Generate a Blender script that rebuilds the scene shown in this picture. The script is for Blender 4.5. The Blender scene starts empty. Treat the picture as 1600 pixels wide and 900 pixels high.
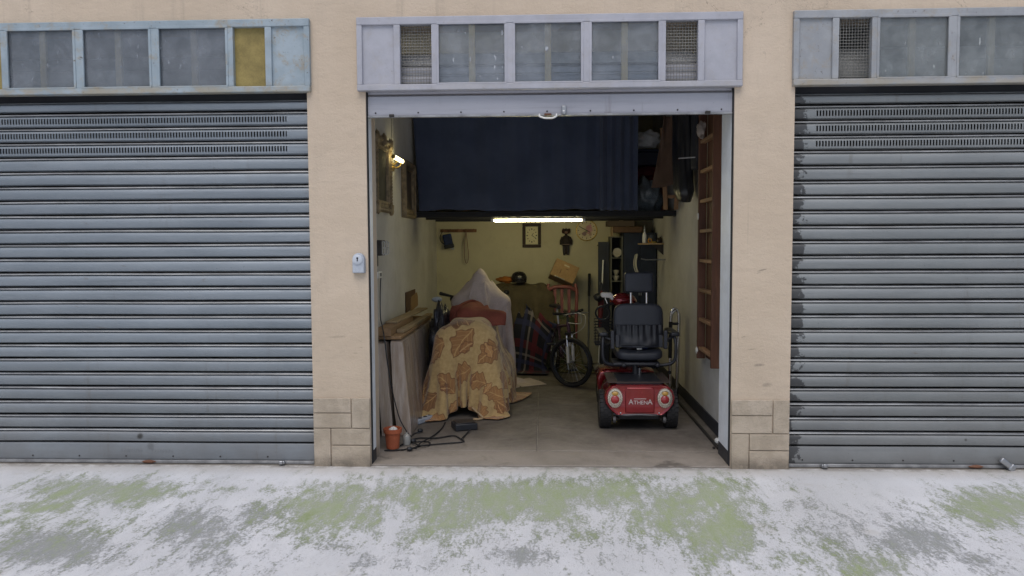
import bpy, bmesh, math, random
import numpy as np
from mathutils import Vector, Matrix, noise as mnoise
random.seed(7)
PI = math.pi
scene = bpy.context.scene
COL = scene.collection

# ------------------------------------------------------------------ camera
cam_d = bpy.data.cameras.new('camera')
cam = bpy.data.objects.new('camera', cam_d)
COL.objects.link(cam)
cam_d.sensor_fit = 'HORIZONTAL'
cam_d.sensor_width = 36.0
cam_d.lens = 36.0 * 1200 / 1600
cam_d.clip_start = 0.05
cam_d.clip_end = 400
cy, cp, cr = -0.0380982, -0.0598202, -0.0047601
fw = Vector((math.sin(cy) * math.cos(cp), math.cos(cy) * math.cos(cp), math.sin(cp)))
rt = Vector((math.cos(cy), -math.sin(cy), 0))
up = rt.cross(fw)
r2 = rt * math.cos(cr) + up * math.sin(cr)
u2 = -rt * math.sin(cr) + up * math.cos(cr)
M = Matrix((r2, u2, -fw)).transposed().to_4x4()
M.translation = Vector((-0.055, -5.555, 1.639))
cam.matrix_world = M
scene.camera = cam

# ------------------------------------------------------------------ light
world = bpy.data.worlds.new('World')
scene.world = world
world.use_nodes = True
wn = world.node_tree.nodes
sky = wn.new('ShaderNodeTexSky')
sky.sky_type = 'NISHITA'
sky.sun_disc = False
sky.sun_elevation = math.radians(60)
sky.sun_rotation = math.radians(190)
sky.air_density = 1.0
sky.dust_density = 2.6
sky.ozone_density = 1.0
bg = wn['Background']
bg.inputs['Strength'].default_value = 0.13
world.node_tree.links.new(sky.outputs[0], bg.inputs[0])
sun_d = bpy.data.lights.new('sun', 'SUN')
sun_d.energy = 1.5
sun_d.angle = math.radians(48)
sun_d.color = (1.0, 0.97, 0.93)
sun = bpy.data.objects.new('sun', sun_d)
COL.objects.link(sun)
saz, sel = math.radians(190), math.radians(60)
sdir = Vector((math.sin(saz) * math.cos(sel), math.cos(saz) * math.cos(sel), math.sin(sel)))
sun.rotation_euler = sdir.to_track_quat('Z', 'Y').to_euler()
vs = scene.view_settings
vs.view_transform = 'Standard'
vs.look = 'None'
vs.exposure = -0.15
vs.gamma = 1
vs.use_curve_mapping = False
scene.render.engine = 'CYCLES'
scene.cycles.max_bounces = 10
scene.cycles.diffuse_bounces = 7
scene.cycles.transparent_max_bounces = 12

# ------------------------------------------------------------------ materials
MATS = {}
def nd(nt, kind, **kw):
    n = nt.nodes.new('ShaderNode' + kind)
    for k, v in kw.items():
        if k in ('op',): n.operation = v
        elif hasattr(n, k): setattr(n, k, v)
    return n
class NT:
    """little expression builder over a node tree"""
    def __init__(s, name):
        s.m = bpy.data.materials.new(name); s.m.use_nodes = True
        s.t = s.m.node_tree; s.b = s.t.nodes['Principled BSDF']
        s.pos = nd(s.t, 'NewGeometry').outputs['Position']
    def L(s, a, b):
        if hasattr(a, 'is_output') or isinstance(a, bpy.types.NodeSocket): s.t.links.new(a, b)
        elif isinstance(a, (tuple, list)): b.default_value = tuple(a) + ((1,) if len(a) == 3 and len(b.default_value) == 4 else ())
        else: b.default_value = a
    def math(s, op, a, b=0.0, clamp=False):
        n = nd(s.t, 'Math'); n.operation = op; n.use_clamp = clamp
        s.L(a, n.inputs[0]); s.L(b, n.inputs[1]); return n.outputs[0]
    def vmul(s, v, k):
        n = nd(s.t, 'VectorMath'); n.operation = 'MULTIPLY'; s.L(v, n.inputs[0]); s.L(k, n.inputs[1]); return n.outputs[0]
    def sep(s, v):
        n = nd(s.t, 'SeparateXYZ'); s.L(v, n.inputs[0]); return n.outputs
    def noise(s, scale, detail=4, rough=.55, st=(1, 1, 1), vec=None, dist=0):
        n = nd(s.t, 'TexNoise'); s.L(s.vmul(vec or s.pos, st), n.inputs['Vector'])
        n.inputs['Scale'].default_value = scale; n.inputs['Detail'].default_value = detail
        n.inputs['Roughness'].default_value = rough; n.inputs['Distortion'].default_value = dist
        return n.outputs[0]
    def ramp(s, f, lo, hi, a=0.0, b=1.0):
        n = nd(s.t, 'MapRange'); n.interpolation_type = 'SMOOTHSTEP'
        s.L(f, n.inputs[0]); s.L(lo, n.inputs[1]); s.L(hi, n.inputs[2]); s.L(a, n.inputs[3]); s.L(b, n.inputs[4]); return n.outputs[0]
    def mix(s, f, a, b, mode='MIX'):
        n = nd(s.t, 'MixRGB'); n.blend_type = mode; s.L(f, n.inputs[0]); s.L(a, n.inputs[1]); s.L(b, n.inputs[2]); return n.outputs[0]
    def bump(s, h, strength=.3, dist=.01):
        n = nd(s.t, 'Bump'); n.inputs['Strength'].default_value = strength; n.inputs['Distance'].default_value = dist
        s.L(h, n.inputs['Height']); s.L(n.outputs[0], s.b.inputs['Normal'])
    def col(s, c): s.L(c, s.b.inputs['Base Color'])
    def set(s, **kw):
        for k, v in kw.items(): s.L(v, s.b.inputs[k.replace('_', ' ')])
    def attr(s, name):
        n = nd(s.t, 'Attribute'); n.attribute_name = name; return n
    def uv(s): return nd(s.t, 'TexCoord').outputs['UV']
    def cell(s, scale, rnd=.75, vec=None, dims='2D'):
        n = nd(s.t, 'TexVoronoi'); n.voronoi_dimensions = dims; n.inputs['Scale'].default_value = scale
        n.inputs['Randomness'].default_value = rnd
        s.L(vec or s.pos, n.inputs['Vector']); return n

def mat(name, c, rough=.6, metal=0.0, var=.25, scale=6.0, st=(1, 1, 1), bump=0.15, bscale=60.0, dirt=0.0, dirtc=(.05, .04, .03), coat=0.0, spec=.5, c2=None, fine=.12):
    if name in MATS: return MATS[name]
    n = NT(name)
    dark = c2 or tuple(x * (1 - var) for x in c)
    lite = tuple(min(1, x * (1 + var * .5)) for x in c)
    f = n.ramp(n.noise(scale, 5, .6, st), .3, .7)
    base = n.mix(f, dark, lite)
    g = n.noise(scale * 14, 3, .6, st)
    base = n.mix(fine, base, n.mix(n.ramp(g, .3, .7), (0, 0, 0), (1, 1, 1)), 'SOFT_LIGHT') if fine else base
    if dirt:
        d = n.ramp(n.noise(scale * .6, 7, .7, st, dist=.6), .52, .75, 0, dirt)
        base = n.mix(d, base, dirtc)
    n.col(base)
    n.set(Roughness=n.ramp(g, .2, .8, max(.02, rough - .08), min(1, rough + .08)), Metallic=metal)
    n.b.inputs['Specular IOR Level'].default_value = spec
    if coat: n.b.inputs['Coat Weight'].default_value = coat; n.b.inputs['Coat Roughness'].default_value = .12
    if bump: n.bump(n.noise(bscale, 4, .6, st), bump, .004)
    MATS[name] = n.m
    return n.m
def emis(name, c, s):
    n = NT(name); n.col((.8, .8, .8)); n.b.inputs['Emission Color'].default_value = c + (1,); n.b.inputs['Emission Strength'].default_value = s
    MATS[name] = n.m; return n.m

# facade plaster
n = NT('plaster')
f1 = n.ramp(n.noise(.9, 6, .62), .35, .7)
f2 = n.ramp(n.noise(3.2, 6, .7, (1, 1, .35)), .52, .72, 0, .4)
z = n.sep(n.pos)[2]
c = n.mix(f1, (.56, .455, .345), (.635, .525, .41))
c = n.mix(f2, c, (.49, .405, .315))
c = n.mix(n.ramp(n.noise(14, 6, .7), .55, .75, 0, .25), c, (.46, .38, .29))
drip = n.math('MULTIPLY', n.ramp(n.noise(7, 4, .6, (1, 1, .05)), .56, .72, 0, .5), n.ramp(z, 2.3, 3.2, .15, 1))
c = n.mix(drip, c, (.40, .33, .255))
crk = n.math('ABSOLUTE', n.math('SUBTRACT', n.noise(1.7, 7, .62, dist=.8), .5))
c = n.mix(n.math('MULTIPLY', n.ramp(crk, .0022, .0006, 0, .7), n.ramp(n.noise(.8, 2, .5), .52, .6)), c, (.20, .16, .12))
foot = n.math('MULTIPLY', n.ramp(z, .14, .0, 0, 1), n.ramp(n.noise(8, 5, .7), .3, .6, .3, .9))
c = n.mix(foot, c, (.20, .17, .14))
low = n.math('MULTIPLY', n.ramp(z, 1.5, .1, 0, 1), n.ramp(n.noise(2.2, 6, .7), .3, .65, .25, .75))
c = n.mix(low, c, (.45, .365, .28))
sc = n.ramp(n.noise(5, 3, .5, (1, 1, 9)), .70, .74, 0, .7)
sc = n.math('MULTIPLY', sc, n.ramp(n.noise(1.6, 2, .5), .5, .62))
sc = n.math('MULTIPLY', sc, n.ramp(z, 1.6, .7, 0, 1))
c = n.mix(sc, c, (.16, .13, .10))
xz = n.sep(n.pos)
for (mx, mz, rx, rz, tl, k) in ((1.525, 1.43, .045, .008, .25, .6), (1.50, 1.41, .02, .005, .2, .4), (1.515, .745, .05, .014, .06, .55), (1.46, .86, .05, .006, .1, .4), (1.40, .95, .022, .004, .3, .5), (1.57, .60, .05, .022, .02, .45), (1.36, 1.05, .004, .16, 0, .25), (-1.42, .83, .03, .003, 0, .6), (-1.38, .87, .02, .003, .1, .5), (-1.55, .95, .10, .012, .05, .25), (1.42, 1.75, .003, .25, 0, .3), (-1.60, .27, .03, .09, .25, .45), (1.40, .33, .04, .08, .3, .4)):
    ax_ = n.math('DIVIDE', n.math('SUBTRACT', xz[0], mx), rx)
    az_ = n.math('DIVIDE', n.math('SUBTRACT', n.math('SUBTRACT', xz[2], mz), n.math('MULTIPLY', n.math('SUBTRACT', xz[0], mx), tl)), rz)
    dd = n.math('ADD', n.math('ADD', n.math('MULTIPLY', ax_, ax_), n.math('MULTIPLY', az_, az_)), n.math('MULTIPLY', n.noise(40, 4, .7), 1.2))
    c = n.mix(n.ramp(dd, 1.5, .5, 0, k), c, (.17, .145, .12))
n.col(n.mix(.1, c, n.noise(120, 2, .6), 'SOFT_LIGHT'))
n.set(Roughness=.88); n.bump(n.math('ADD', n.noise(60, 6, .75), n.math('MULTIPLY', n.noise(7, 4, .6, (1, 1, 1.6)), 2.2)), .55, .007)
PLASTER = n.m
n = NT('plinth_stone')
c = n.mix(n.ramp(n.noise(6, 6, .65), .35, .68), (.40, .335, .26), (.53, .45, .36))
c = n.mix(n.ramp(n.noise(4, 5, .7), .56, .72, 0, .35), c, (.29, .245, .19))
c = n.mix(n.ramp(n.noise(9, 8, .7, dist=1.4), .495, .5, 0, 1), c, c)
oi = nd(n.t, 'ObjectInfo').outputs['Random']
c = n.mix(n.ramp(oi, 0, 1, .0, .38), c, (.36, .30, .225))
zz = n.sep(n.pos)[2]
c = n.mix(n.math('MULTIPLY', n.ramp(zz, .10, .0, 0, 1), n.ramp(n.noise(9, 5, .7), .3, .6, .3, .85)), c, (.17, .145, .115))
n.col(c); n.set(Roughness=.9); n.bump(n.math('ADD', n.noise(90, 7, .75), n.math('MULTIPLY', n.noise(18, 5, .7), 1.5)), .8, .008)
STONE = n.m

# rolled steel paint, one recipe in three shades
def steel(name, a, b, rust, edge=None, stains=()):
    n = NT(name); X = n.sep(n.pos)
    f = n.ramp(n.noise(1.3, 6, .65, (.5, 1, 2.2)), .3, .7)
    c = n.mix(f, a, b)
    c = n.mix(n.ramp(n.noise(7, 6, .7, (.12, 1, 3)), .5, .78, 0, .45), c, tuple(x * .62 for x in a))
    c = n.mix(n.ramp(n.noise(26, 5, .7, (.25, 1, 1)), .66, .74, 0, rust), c, (.13, .085, .055))
    c = n.mix(n.ramp(n.noise(60, 2, .5), .74, .78, 0, .5), c, (.04, .045, .05))
    c = n.mix(n.math('MULTIPLY', n.ramp(X[2], 1.1, .02, 0, .6), n.ramp(n.noise(2.2, 5, .7), .25, .65, .45, 1)), c, (.145, .14, .138))  # shade gradient put into the colour: darker towards the foot, broken by noise
    c = n.mix(n.math('MULTIPLY', n.ramp(n.noise(11, 5, .7, (1, 1, .08)), .56, .70, 0, .35), n.ramp(n.noise(1.1, 3, .5), .42, .6)), c, (.13, .115, .10))
    if edge is not None:     # old black sealant left where the curtain runs in its guide
        d = n.math('SUBTRACT', X[0], edge)
        w = n.math('ADD', n.math('MULTIPLY', n.noise(9, 5, .7, (1, 1, 1.0)), .36), -.115)
        k = n.ramp(n.math('SUBTRACT', w, d), -.004, .012)
        c = n.mix(n.math('MULTIPLY', k, .85), c, (.03, .03, .032))
    for (sx, sz, r, s) in stains:
        d = n.math('POWER', n.math('ADD', n.math('POWER', n.math('SUBTRACT', X[0], sx), 2), n.math('POWER', n.math('SUBTRACT', X[2], sz), 2)), .5)
        d = n.math('ADD', d, n.math('MULTIPLY', n.noise(20, 4, .6), r * .8))
        c = n.mix(n.ramp(d, r * 1.5, r * .7, 0, s), c, (.035, .032, .028))
    n.col(c); n.set(Roughness=n.ramp(n.noise(12, 4, .6), .3, .7, .36, .55), Metallic=.15)
    n.bump(n.math('ADD', n.noise(4, 3, .6, (.6, 1, 1)), n.math('MULTIPLY', n.noise(160, 3, .6), .12)), .25, .006)
    return n.m
STEEL_L = steel('shutter_paint_blue', (.185, .215, .245), (.265, .30, .335), .5, stains=((-3.07, .195, .03, .9), (-2.99, .12, .035, .35)))
STEEL_R = steel('shutter_paint_grey', (.185, .20, .205), (.26, .275, .28), .45, edge=1.735, stains=((3.0, .20, .014, .8),))
STEEL_C = steel('shutter_paint_lilac', (.36, .365, .41), (.42, .425, .47), .1)
def framepaint(name, a, b, rust):
    n = NT(name)
    c = n.mix(n.ramp(n.noise(4, 6, .65), .35, .65), a, b)
    c = n.mix(n.ramp(n.noise(9, 6, .75, dist=.5), .50, .68, 0, rust), c, (.33, .28, .20))
    c = n.mix(n.ramp(n.noise(38, 4, .7), .63, .71, 0, min(1, rust * 1.4)), c, (.10, .075, .055))
    Zf = n.sep(n.pos)[2]; c = n.mix(n.math('MULTIPLY', n.ramp(Zf, 2.80, 2.74, 0, 1), n.ramp(n.noise(6, 5, .7, (1, 1, 2)), .35, .6, 0, rust)), c, (.36, .31, .22))
    n.col(c); n.set(Roughness=.5); n.bump(n.noise(50, 5, .7), .22, .004); return n.m
FR_C = framepaint('transom_paint_lilac', (.37, .375, .42), (.43, .435, .485), .18)
FR_L = framepaint('transom_paint_pale_blue', (.27, .335, .38), (.36, .43, .48), .75)
FR_R = framepaint('transom_paint_grey', (.29, .305, .325), (.365, .38, .40), .6)
def glass(name, dirt, c=(.30, .33, .36)):
    n = NT(name)
    tr = nd(n.t, 'BsdfTransparent'); tr.inputs[0].default_value = (.92, .95, .97, 1)
    gl = nd(n.t, 'BsdfGlossy'); gl.inputs['Roughness'].default_value = .12
    fr = nd(n.t, 'Fresnel'); fr.inputs[0].default_value = 1.5
    m1 = nd(n.t, 'MixShader'); n.L(fr.outputs[0], m1.inputs[0]); n.L(tr.outputs[0], m1.inputs[1]); n.L(gl.outputs[0], m1.inputs[2])
    n.col(n.mix(n.ramp(n.noise(5, 5, .7), .35, .7), tuple(x * .8 for x in c), tuple(x * 1.15 for x in c))); n.set(Roughness=.7)
    splash = n.ramp(n.noise(22, 4, .6, (1.6, 1, .55)), .67, .71, 0, .6)
    d = n.math('ADD', n.ramp(n.noise(2.6, 6, .7), .25, .75, dirt - .14, dirt + .14), splash, True)
    m2 = nd(n.t, 'MixShader'); n.L(d, m2.inputs[0]); n.L(m1.outputs[0], m2.inputs[1]); n.L(n.b.outputs[0], m2.inputs[2])
    n.t.links.new(m2.outputs[0], n.t.nodes['Material Output'].inputs[0]); return n.m
GLASS_C = glass('dusty_pane', .20, (.50, .53, .57))
GLASS_L = glass('very_dirty_pane', .34, (.34, .37, .41))
GLASS_R = glass('dirty_pane', .32, (.46, .49, .49))

# street: worn white paint over grey screed with moss
n = NT('street_paint')
gA = n.attr('moss').outputs['Fac']; aA = n.attr('worn').outputs['Fac']
st = (1, .38, 1)
nz = n.math('ADD', n.math('MULTIPLY', n.noise(2.6, 8, .68, st), .55), n.math('MULTIPLY', n.noise(8, 6, .7, (1, .13, 1)), .45)); nf = n.noise(17, 6, .72, st); ng = n.noise(70, 5, .75, (1, .7, 1))
br = n.math('ADD', n.math('MULTIPLY', n.math('SUBTRACT', nz, .5), 1.7), n.math('ADD', n.math('MULTIPLY', n.math('SUBTRACT', nf, .5), 1.9), n.math('MULTIPLY', n.math('SUBTRACT', ng, .5), 1.9)))
mg = n.ramp(n.math('ADD', n.math('MULTIPLY', gA, .92), br), .26, .86)
ma = n.ramp(n.math('ADD', n.math('MULTIPLY', aA, .85), br), .26, .86)
white = n.mix(n.ramp(n.noise(1.4, 5, .6, st), .3, .7), (.65, .665, .695), (.775, .79, .825))
white = n.mix(n.ramp(nf, .54, .74, 0, .3), white, (.50, .51, .53))
white = n.mix(n.ramp(ng, .57, .70, 0, .55), white, (.42, .43, .43))
white = n.mix(n.ramp(n.noise(5, 7, .75, (1, .3, 1)), .55, .70, 0, .45), white, (.46, .47, .48))
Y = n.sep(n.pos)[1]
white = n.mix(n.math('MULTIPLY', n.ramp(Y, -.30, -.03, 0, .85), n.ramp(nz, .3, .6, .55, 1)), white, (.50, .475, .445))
white = n.mix(n.ramp(n.noise(.8, 5, .65, (1, .5, 1)), .42, .68, 0, .5), white, (.55, .56, .57))
white = n.mix(n.ramp(n.noise(3.1, 6, .7), .57, .72, 0, .35), white, (.52, .50, .46))
grit = n.ramp(n.noise(170, 3, .8), .62, .69, 0, .6)
white = n.mix(grit, white, (.30, .30, .29))
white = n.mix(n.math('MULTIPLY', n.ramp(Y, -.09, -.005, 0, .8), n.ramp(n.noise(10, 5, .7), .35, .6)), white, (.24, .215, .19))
grey = n.mix(n.ramp(ng, .3, .7), (.285, .30, .30), (.40, .415, .41))
green = n.mix(n.ramp(n.math('ADD', n.math('MULTIPLY', nz, .6), n.math('MULTIPLY', nf, .4)), .38, .62), (.31, .345, .24), (.27, .35, .12))
green = n.mix(n.ramp(ng, .45, .72, 0, .7), green, (.46, .49, .40))
green = n.mix(n.ramp(n.noise(120, 3, .7), .56, .7, 0, .5), green, (.16, .18, .11))
c = n.mix(ma, white, grey)
c = n.mix(n.math('MULTIPLY', mg, .82), c, green)
n.col(c); n.set(Roughness=.82)
h = n.math('ADD', n.math('MULTIPLY', n.math('MAXIMUM', ma, mg), -.5), n.math('ADD', n.math('MULTIPLY', ng, .35), n.math('MULTIPLY', n.noise(9, 5, .7), .5)))
n.bump(n.math('ADD', h, n.math('MULTIPLY', n.noise(170, 3, .8), .4)), 1.0, .009)
STREET = n.m
# garage floor
n = NT('floor_screed'); X = n.sep(n.pos)
a = n.ramp(n.noise(1.6, 7, .66, (1, .8, 1)), .3, .7); b = n.noise(5, 8, .72); g = n.noise(90, 3, .6)
c = n.mix(a, (.085, .075, .065), (.185, .165, .145))
c = n.mix(n.ramp(b, .5, .74, 0, .65), c, (.075, .06, .048))
c = n.mix(n.ramp(n.noise(2.3, 5, .7), .56, .72, 0, .5), c, (.09, .072, .056))
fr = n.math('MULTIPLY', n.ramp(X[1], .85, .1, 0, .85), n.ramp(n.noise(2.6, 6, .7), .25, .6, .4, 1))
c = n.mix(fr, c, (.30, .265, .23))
c = n.mix(n.ramp(n.noise(24, 6, .75), .66, .74, 0, .4), c, (.36, .34, .31))
c = n.mix(n.ramp(n.noise(1.9, 4, .6, dist=1.0), .60, .70, 0, .6), c, (.055, .047, .04))
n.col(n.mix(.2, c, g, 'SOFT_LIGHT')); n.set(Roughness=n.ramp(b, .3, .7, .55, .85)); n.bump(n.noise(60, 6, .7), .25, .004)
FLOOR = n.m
# inner walls
n = NT('inner_wall'); X = n.sep(n.pos)
c = n.mix(n.ramp(n.noise(1.1, 6, .65), .3, .7), (.50, .485, .45), (.66, .65, .62))
c = n.mix(n.ramp(n.noise(3.5, 7, .7, (1, 1, .6)), .55, .75, 0, .35), c, (.36, .33, .27))
c = n.mix(n.math('MULTIPLY', n.ramp(X[2], 1.0, .1, 0, .5), n.ramp(n.noise(2, 6, .7), .35, .6)), c, (.40, .36, .29))
c = n.mix(n.ramp(n.noise(11, 8, .75, dist=2.0), .700, .72, 0, .5), c, (.25, .22, .17))
n.col(c); n.set(Roughness=.9); n.bump(n.math('ADD', n.noise(30, 5, .7), n.noise(4, 3, .5)), .3, .006)
INNER = n.m
n = NT('back_wall_paint')
c = n.mix(n.ramp(n.noise(1.1, 6, .65), .3, .7), (.50, .46, .31), (.60, .56, .39))
c = n.mix(n.ramp(n.noise(3.5, 7, .7, (1, 1, .6)), .52, .75, 0, .45), c, (.36, .32, .21))
c = n.mix(n.ramp(n.noise(11, 8, .75, dist=2.0), .66, .70, 0, .5), c, (.25, .22, .15))
n.col(c); n.set(Roughness=.9); n.bump(n.math('ADD', n.noise(30, 5, .7), n.noise(4, 3, .5)), .3, .006)
BACKW = n.m

WHITE = mat('white_jamb_paint', (.80, .84, .90), .55, var=.08, dirt=.25, dirtc=(.4, .38, .36))
DARKSK = mat('dark_skirting', (.035, .037, .045), .55, var=.3)
DARKM = mat('dark_void', (.02, .022, .028), .8)
NAVYCAB = mat('navy_cabinet', (.016, .025, .052), .7, var=.25)
WOOD = mat('old_wood', (.22, .10, .05), .65, var=.45, scale=5, st=(1, 1, .12), dirt=.35)
WOODL = mat('pale_wood', (.42, .30, .17), .65, var=.3, scale=6, st=(1, 1, .15), dirt=.2)
BATTEN = mat('batten_wood', (.80, .62, .36), .7, var=.25, scale=6, st=(1, 1, .15))
GREYPLASTIC = mat('grey_plastic', (.42, .46, .52), .45, var=.08)
WHITEPLASTIC = mat('white_plastic', (.72, .72, .70), .4, var=.06)
BLACKPLASTIC = mat('black_plastic', (.018, .02, .026), .42, var=.2)
BLACKRUBBER = mat('black_rubber', (.014, .014, .016), .75, var=.25, bump=.3)
CHROME = mat('chrome', (.72, .72, .74), .18, 1.0, var=.08, bump=.03)
ALU = mat('brushed_steel', (.42, .43, .45), .38, .9, var=.15)
IRON = mat('dark_iron', (.05, .045, .042), .6, .5, var=.3)
BRASS = mat('brass', (.55, .40, .14), .3, .9, var=.15)
CARD = mat('cardboard', (.33, .21, .10), .85, var=.15, scale=4)
CARDD = mat('dark_cardboard', (.13, .075, .045), .85, var=.25, scale=4)
TERRA = mat('terracotta', (.40, .105, .045), .75, var=.2)
WIRE = mat('wire', (.24, .235, .22), .6, .4, var=.25)

# ------------------------------------------------------------------ mesh helpers
class MB:
    def __init__(s): s.v = []; s.f = []; s.uv = None
    def add(s, vs, fs):
        o = len(s.v); s.v += [tuple(map(float, p)) for p in vs]; s.f += [tuple(i + o for i in f) for f in fs]; return s
    def box(s, x0, x1, y0, y1, z0, z1):
        return s.add([(x, y, z) for x in (x0, x1) for y in (y0, y1) for z in (z0, z1)],
                     [(0, 1, 3, 2), (4, 6, 7, 5), (0, 4, 5, 1), (2, 3, 7, 6), (0, 2, 6, 4), (1, 5, 7, 3)])
    def obox(s, c, h, R=None):
        R = R or Matrix.Identity(3); c = Vector(c)
        vs = [c + R @ Vector((a * h[0], b * h[1], d * h[2])) for a in (-1, 1) for b in (-1, 1) for d in (-1, 1)]
        return s.add(vs, [(0, 1, 3, 2), (4, 6, 7, 5), (0, 4, 5, 1), (2, 3, 7, 6), (0, 2, 6, 4), (1, 5, 7, 3)])
    def rings(s, R, closed=True, caps=True, loop=False):
        n = len(R[0]); o = len(s.v)
        for r in R: s.v += [tuple(map(float, p)) for p in r]
        m = len(R); K = n if closed else n - 1
        for i in range(m if loop else m - 1):
            j = (i + 1) % m
            for k in range(K):
                s.f.append((o + i * n + k, o + i * n + (k + 1) % n, o + j * n + (k + 1) % n, o + j * n + k))
        if caps and closed and not loop:
            s.f.append(tuple(o + k for k in range(n))[::-1]); s.f.append(tuple(o + (m - 1) * n + k for k in range(n)))
        return s
    def tube(s, pts, r, n=8, loop=False, caps=True):
        P = [Vector(p) for p in pts]; m = len(P); T = []
        for i in range(m):
            a = P[(i - 1) % m] if (loop or i > 0) else P[i]; b = P[(i + 1) % m] if (loop or i < m - 1) else P[i]
            T.append((b - a).normalized())
        u = T[0].orthogonal().normalized(); R = []
        for i in range(m):
            u = (u - T[i] * u.dot(T[i])).normalized(); w = T[i].cross(u)
            rr = r[i] if isinstance(r, (list, tuple)) else r
            R.append([P[i] + (u * math.cos(2 * PI * k / n) + w * math.sin(2 * PI * k / n)) * rr for k in range(n)])
        return s.rings(R, True, caps, loop)
    def cyl(s, a, b, r, r2=None, n=14): return s.tube([a, b], [r, r if r2 is None else r2], n)
    def lathe(s, prof, o, ax=(0, 0, 1), n=24, caps=True, sx=1.0):
        o = Vector(o); ax = Vector(ax).normalized(); u = ax.orthogonal().normalized(); w = ax.cross(u)
        R = [[o + ax * t + (u * math.cos(2 * PI * k / n) * sx + w * math.sin(2 * PI * k / n)) * max(r, 1e-4) for k in range(n)] for r, t in prof]
        return s.rings(R, True, caps)
    def torus(s, c, ax, R, r, n=32, m=8):
        c = Vector(c); ax = Vector(ax).normalized(); u = ax.orthogonal().normalized(); w = ax.cross(u)
        return s.tube([c + (u * math.cos(2 * PI * k / n) + w * math.sin(2 * PI * k / n)) * R for k in range(n)], r, m, loop=True)
    def ell(s, c, r, n=20, m=12, amp=0.0, fs=3.0, seed=0, flat=None):
        c = Vector(c); R = []
        for i in range(m + 1):
            t = PI * i / m; row = []
            for k in range(n):
                d = Vector((math.sin(t) * math.cos(2 * PI * k / n), math.sin(t) * math.sin(2 * PI * k / n), -math.cos(t)))
                q = 1 + (amp * mnoise.noise(d * fs + Vector((seed, seed * 2.3, 0))) if amp else 0)
                p = c + Vector((d.x * r[0], d.y * r[1], d.z * r[2])) * q
                if flat is not None: p.z = max(p.z, flat)
                row.append(p)
            R.append(row)
        return s.rings(R, True, False)
    def prism(s, poly, f0, f1):
        n = len(poly); A = [f0(*p) for p in poly]; B = [f1(*p) for p in poly]
        s.add(A + B, [tuple(range(n))[::-1], tuple(range(n, 2 * n))] + [(i, (i + 1) % n, n + (i + 1) % n, n + i) for i in range(n)]); return s
    def grid(s, P):
        h, w = len(P), len(P[0])
        return s.add([p for r in P for p in r], [(i * w + j, i * w + j + 1, (i + 1) * w + j + 1, (i + 1) * w + j) for i in range(h - 1) for j in range(w - 1)])
    def mesh(s, name, m, org=(0, 0, 0), smooth=None, uv=None):
        me = bpy.data.meshes.new(name)
        o = Vector(org)
        me.from_pydata([(p[0] - o.x, p[1] - o.y, p[2] - o.z) for p in s.v], [], s.f)
        b = bmesh.new(); b.from_mesh(me); bmesh.ops.recalc_face_normals(b, faces=b.faces); b.to_mesh(me); b.free()
        if uv is not None:
            l = me.uv_layers.new(name='UVMap')
            for lp in me.loops: l.data[lp.index].uv = uv[lp.vertex_index]
        if m is not None: me.materials.append(m)
        if smooth is not None:
            me.shade_smooth(); me.set_sharp_from_angle(angle=math.radians(smooth))
        return me
    def build(s, name, m, parent=None, smooth=None, bevel=0.0, loc=None, uv=None, seg=2, sub=0):
        org = Vector(loc) if loc is not None else (WP[parent.name] if parent else Vector((0, 0, 0)))
        ob = bpy.data.objects.new(name, s.mesh(name, m, org, smooth, uv)); COL.objects.link(ob)
        if parent: ob.parent = parent
        else: ob.location = org
        WP[ob.name] = Vector(org)
        if bevel:
            bv = ob.modifiers.new('bevel', 'BEVEL'); bv.width = bevel; bv.segments = seg; bv.limit_method = 'ANGLE'
            if smooth is None: ob.data.shade_smooth(); ob.data.set_sharp_from_angle(angle=math.radians(50))
            bv.harden_normals = False
        if sub:
            sm = ob.modifiers.new('subdiv', 'SUBSURF'); sm.levels = sub; sm.render_levels = sub
        return ob
WP = {}
def tag(o, label, cat, group=None):
    o['label'] = label; o['category'] = cat
    if group: o['group'] = group
    return o
def thing(name, label, cat, loc=(0, 0, 0), group=None):
    o = bpy.data.objects.new(name, None); COL.objects.link(o); o.location = loc; o.empty_display_size = .1
    WP[o.name] = Vector(loc); return tag(o, label, cat, group)
def struct(o): o['kind'] = 'structure'; return o
def inst(name, me, parent, pos):
    o = bpy.data.objects.new(name, me); COL.objects.link(o); o.parent = parent
    o.location = Vector(pos) - WP[parent.name]; WP[o.name] = Vector(pos); return o
def rotz(a): return Matrix.Rotation(a, 3, 'Z')
def bez(P, k=8):
    """Catmull-Rom through the points"""
    P = [Vector(p) for p in P]; Q = [P[0]] + P + [P[-1]]; out = []
    for i in range(1, len(Q) - 2):
        a, b, c, d = Q[i - 1:i + 3]
        for j in range(k):
            t = j / k
            out.append(.5 * ((2 * b) + (c - a) * t + (2 * a - 5 * b + 4 * c - d) * t * t + (3 * b - a - 3 * c + d) * t ** 3))
    return out + [P[-1]]
def text_mesh(txt, size, depth):
    cu = bpy.data.curves.new('lettering', 'FONT'); cu.body = txt; cu.size = size; cu.extrude = depth; cu.align_x = 'LEFT'
    o = bpy.data.objects.new('lettering', cu); COL.objects.link(o)
    bpy.context.view_layer.update()
    me = bpy.data.meshes.new_from_object(o.evaluated_get(bpy.context.evaluated_depsgraph_get()))
    v = [tuple(p.co) for p in me.vertices]; f = [tuple(p.vertices) for p in me.polygons]
    bpy.data.objects.remove(o); bpy.data.curves.remove(cu); bpy.data.meshes.remove(me)
    return v, f

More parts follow.
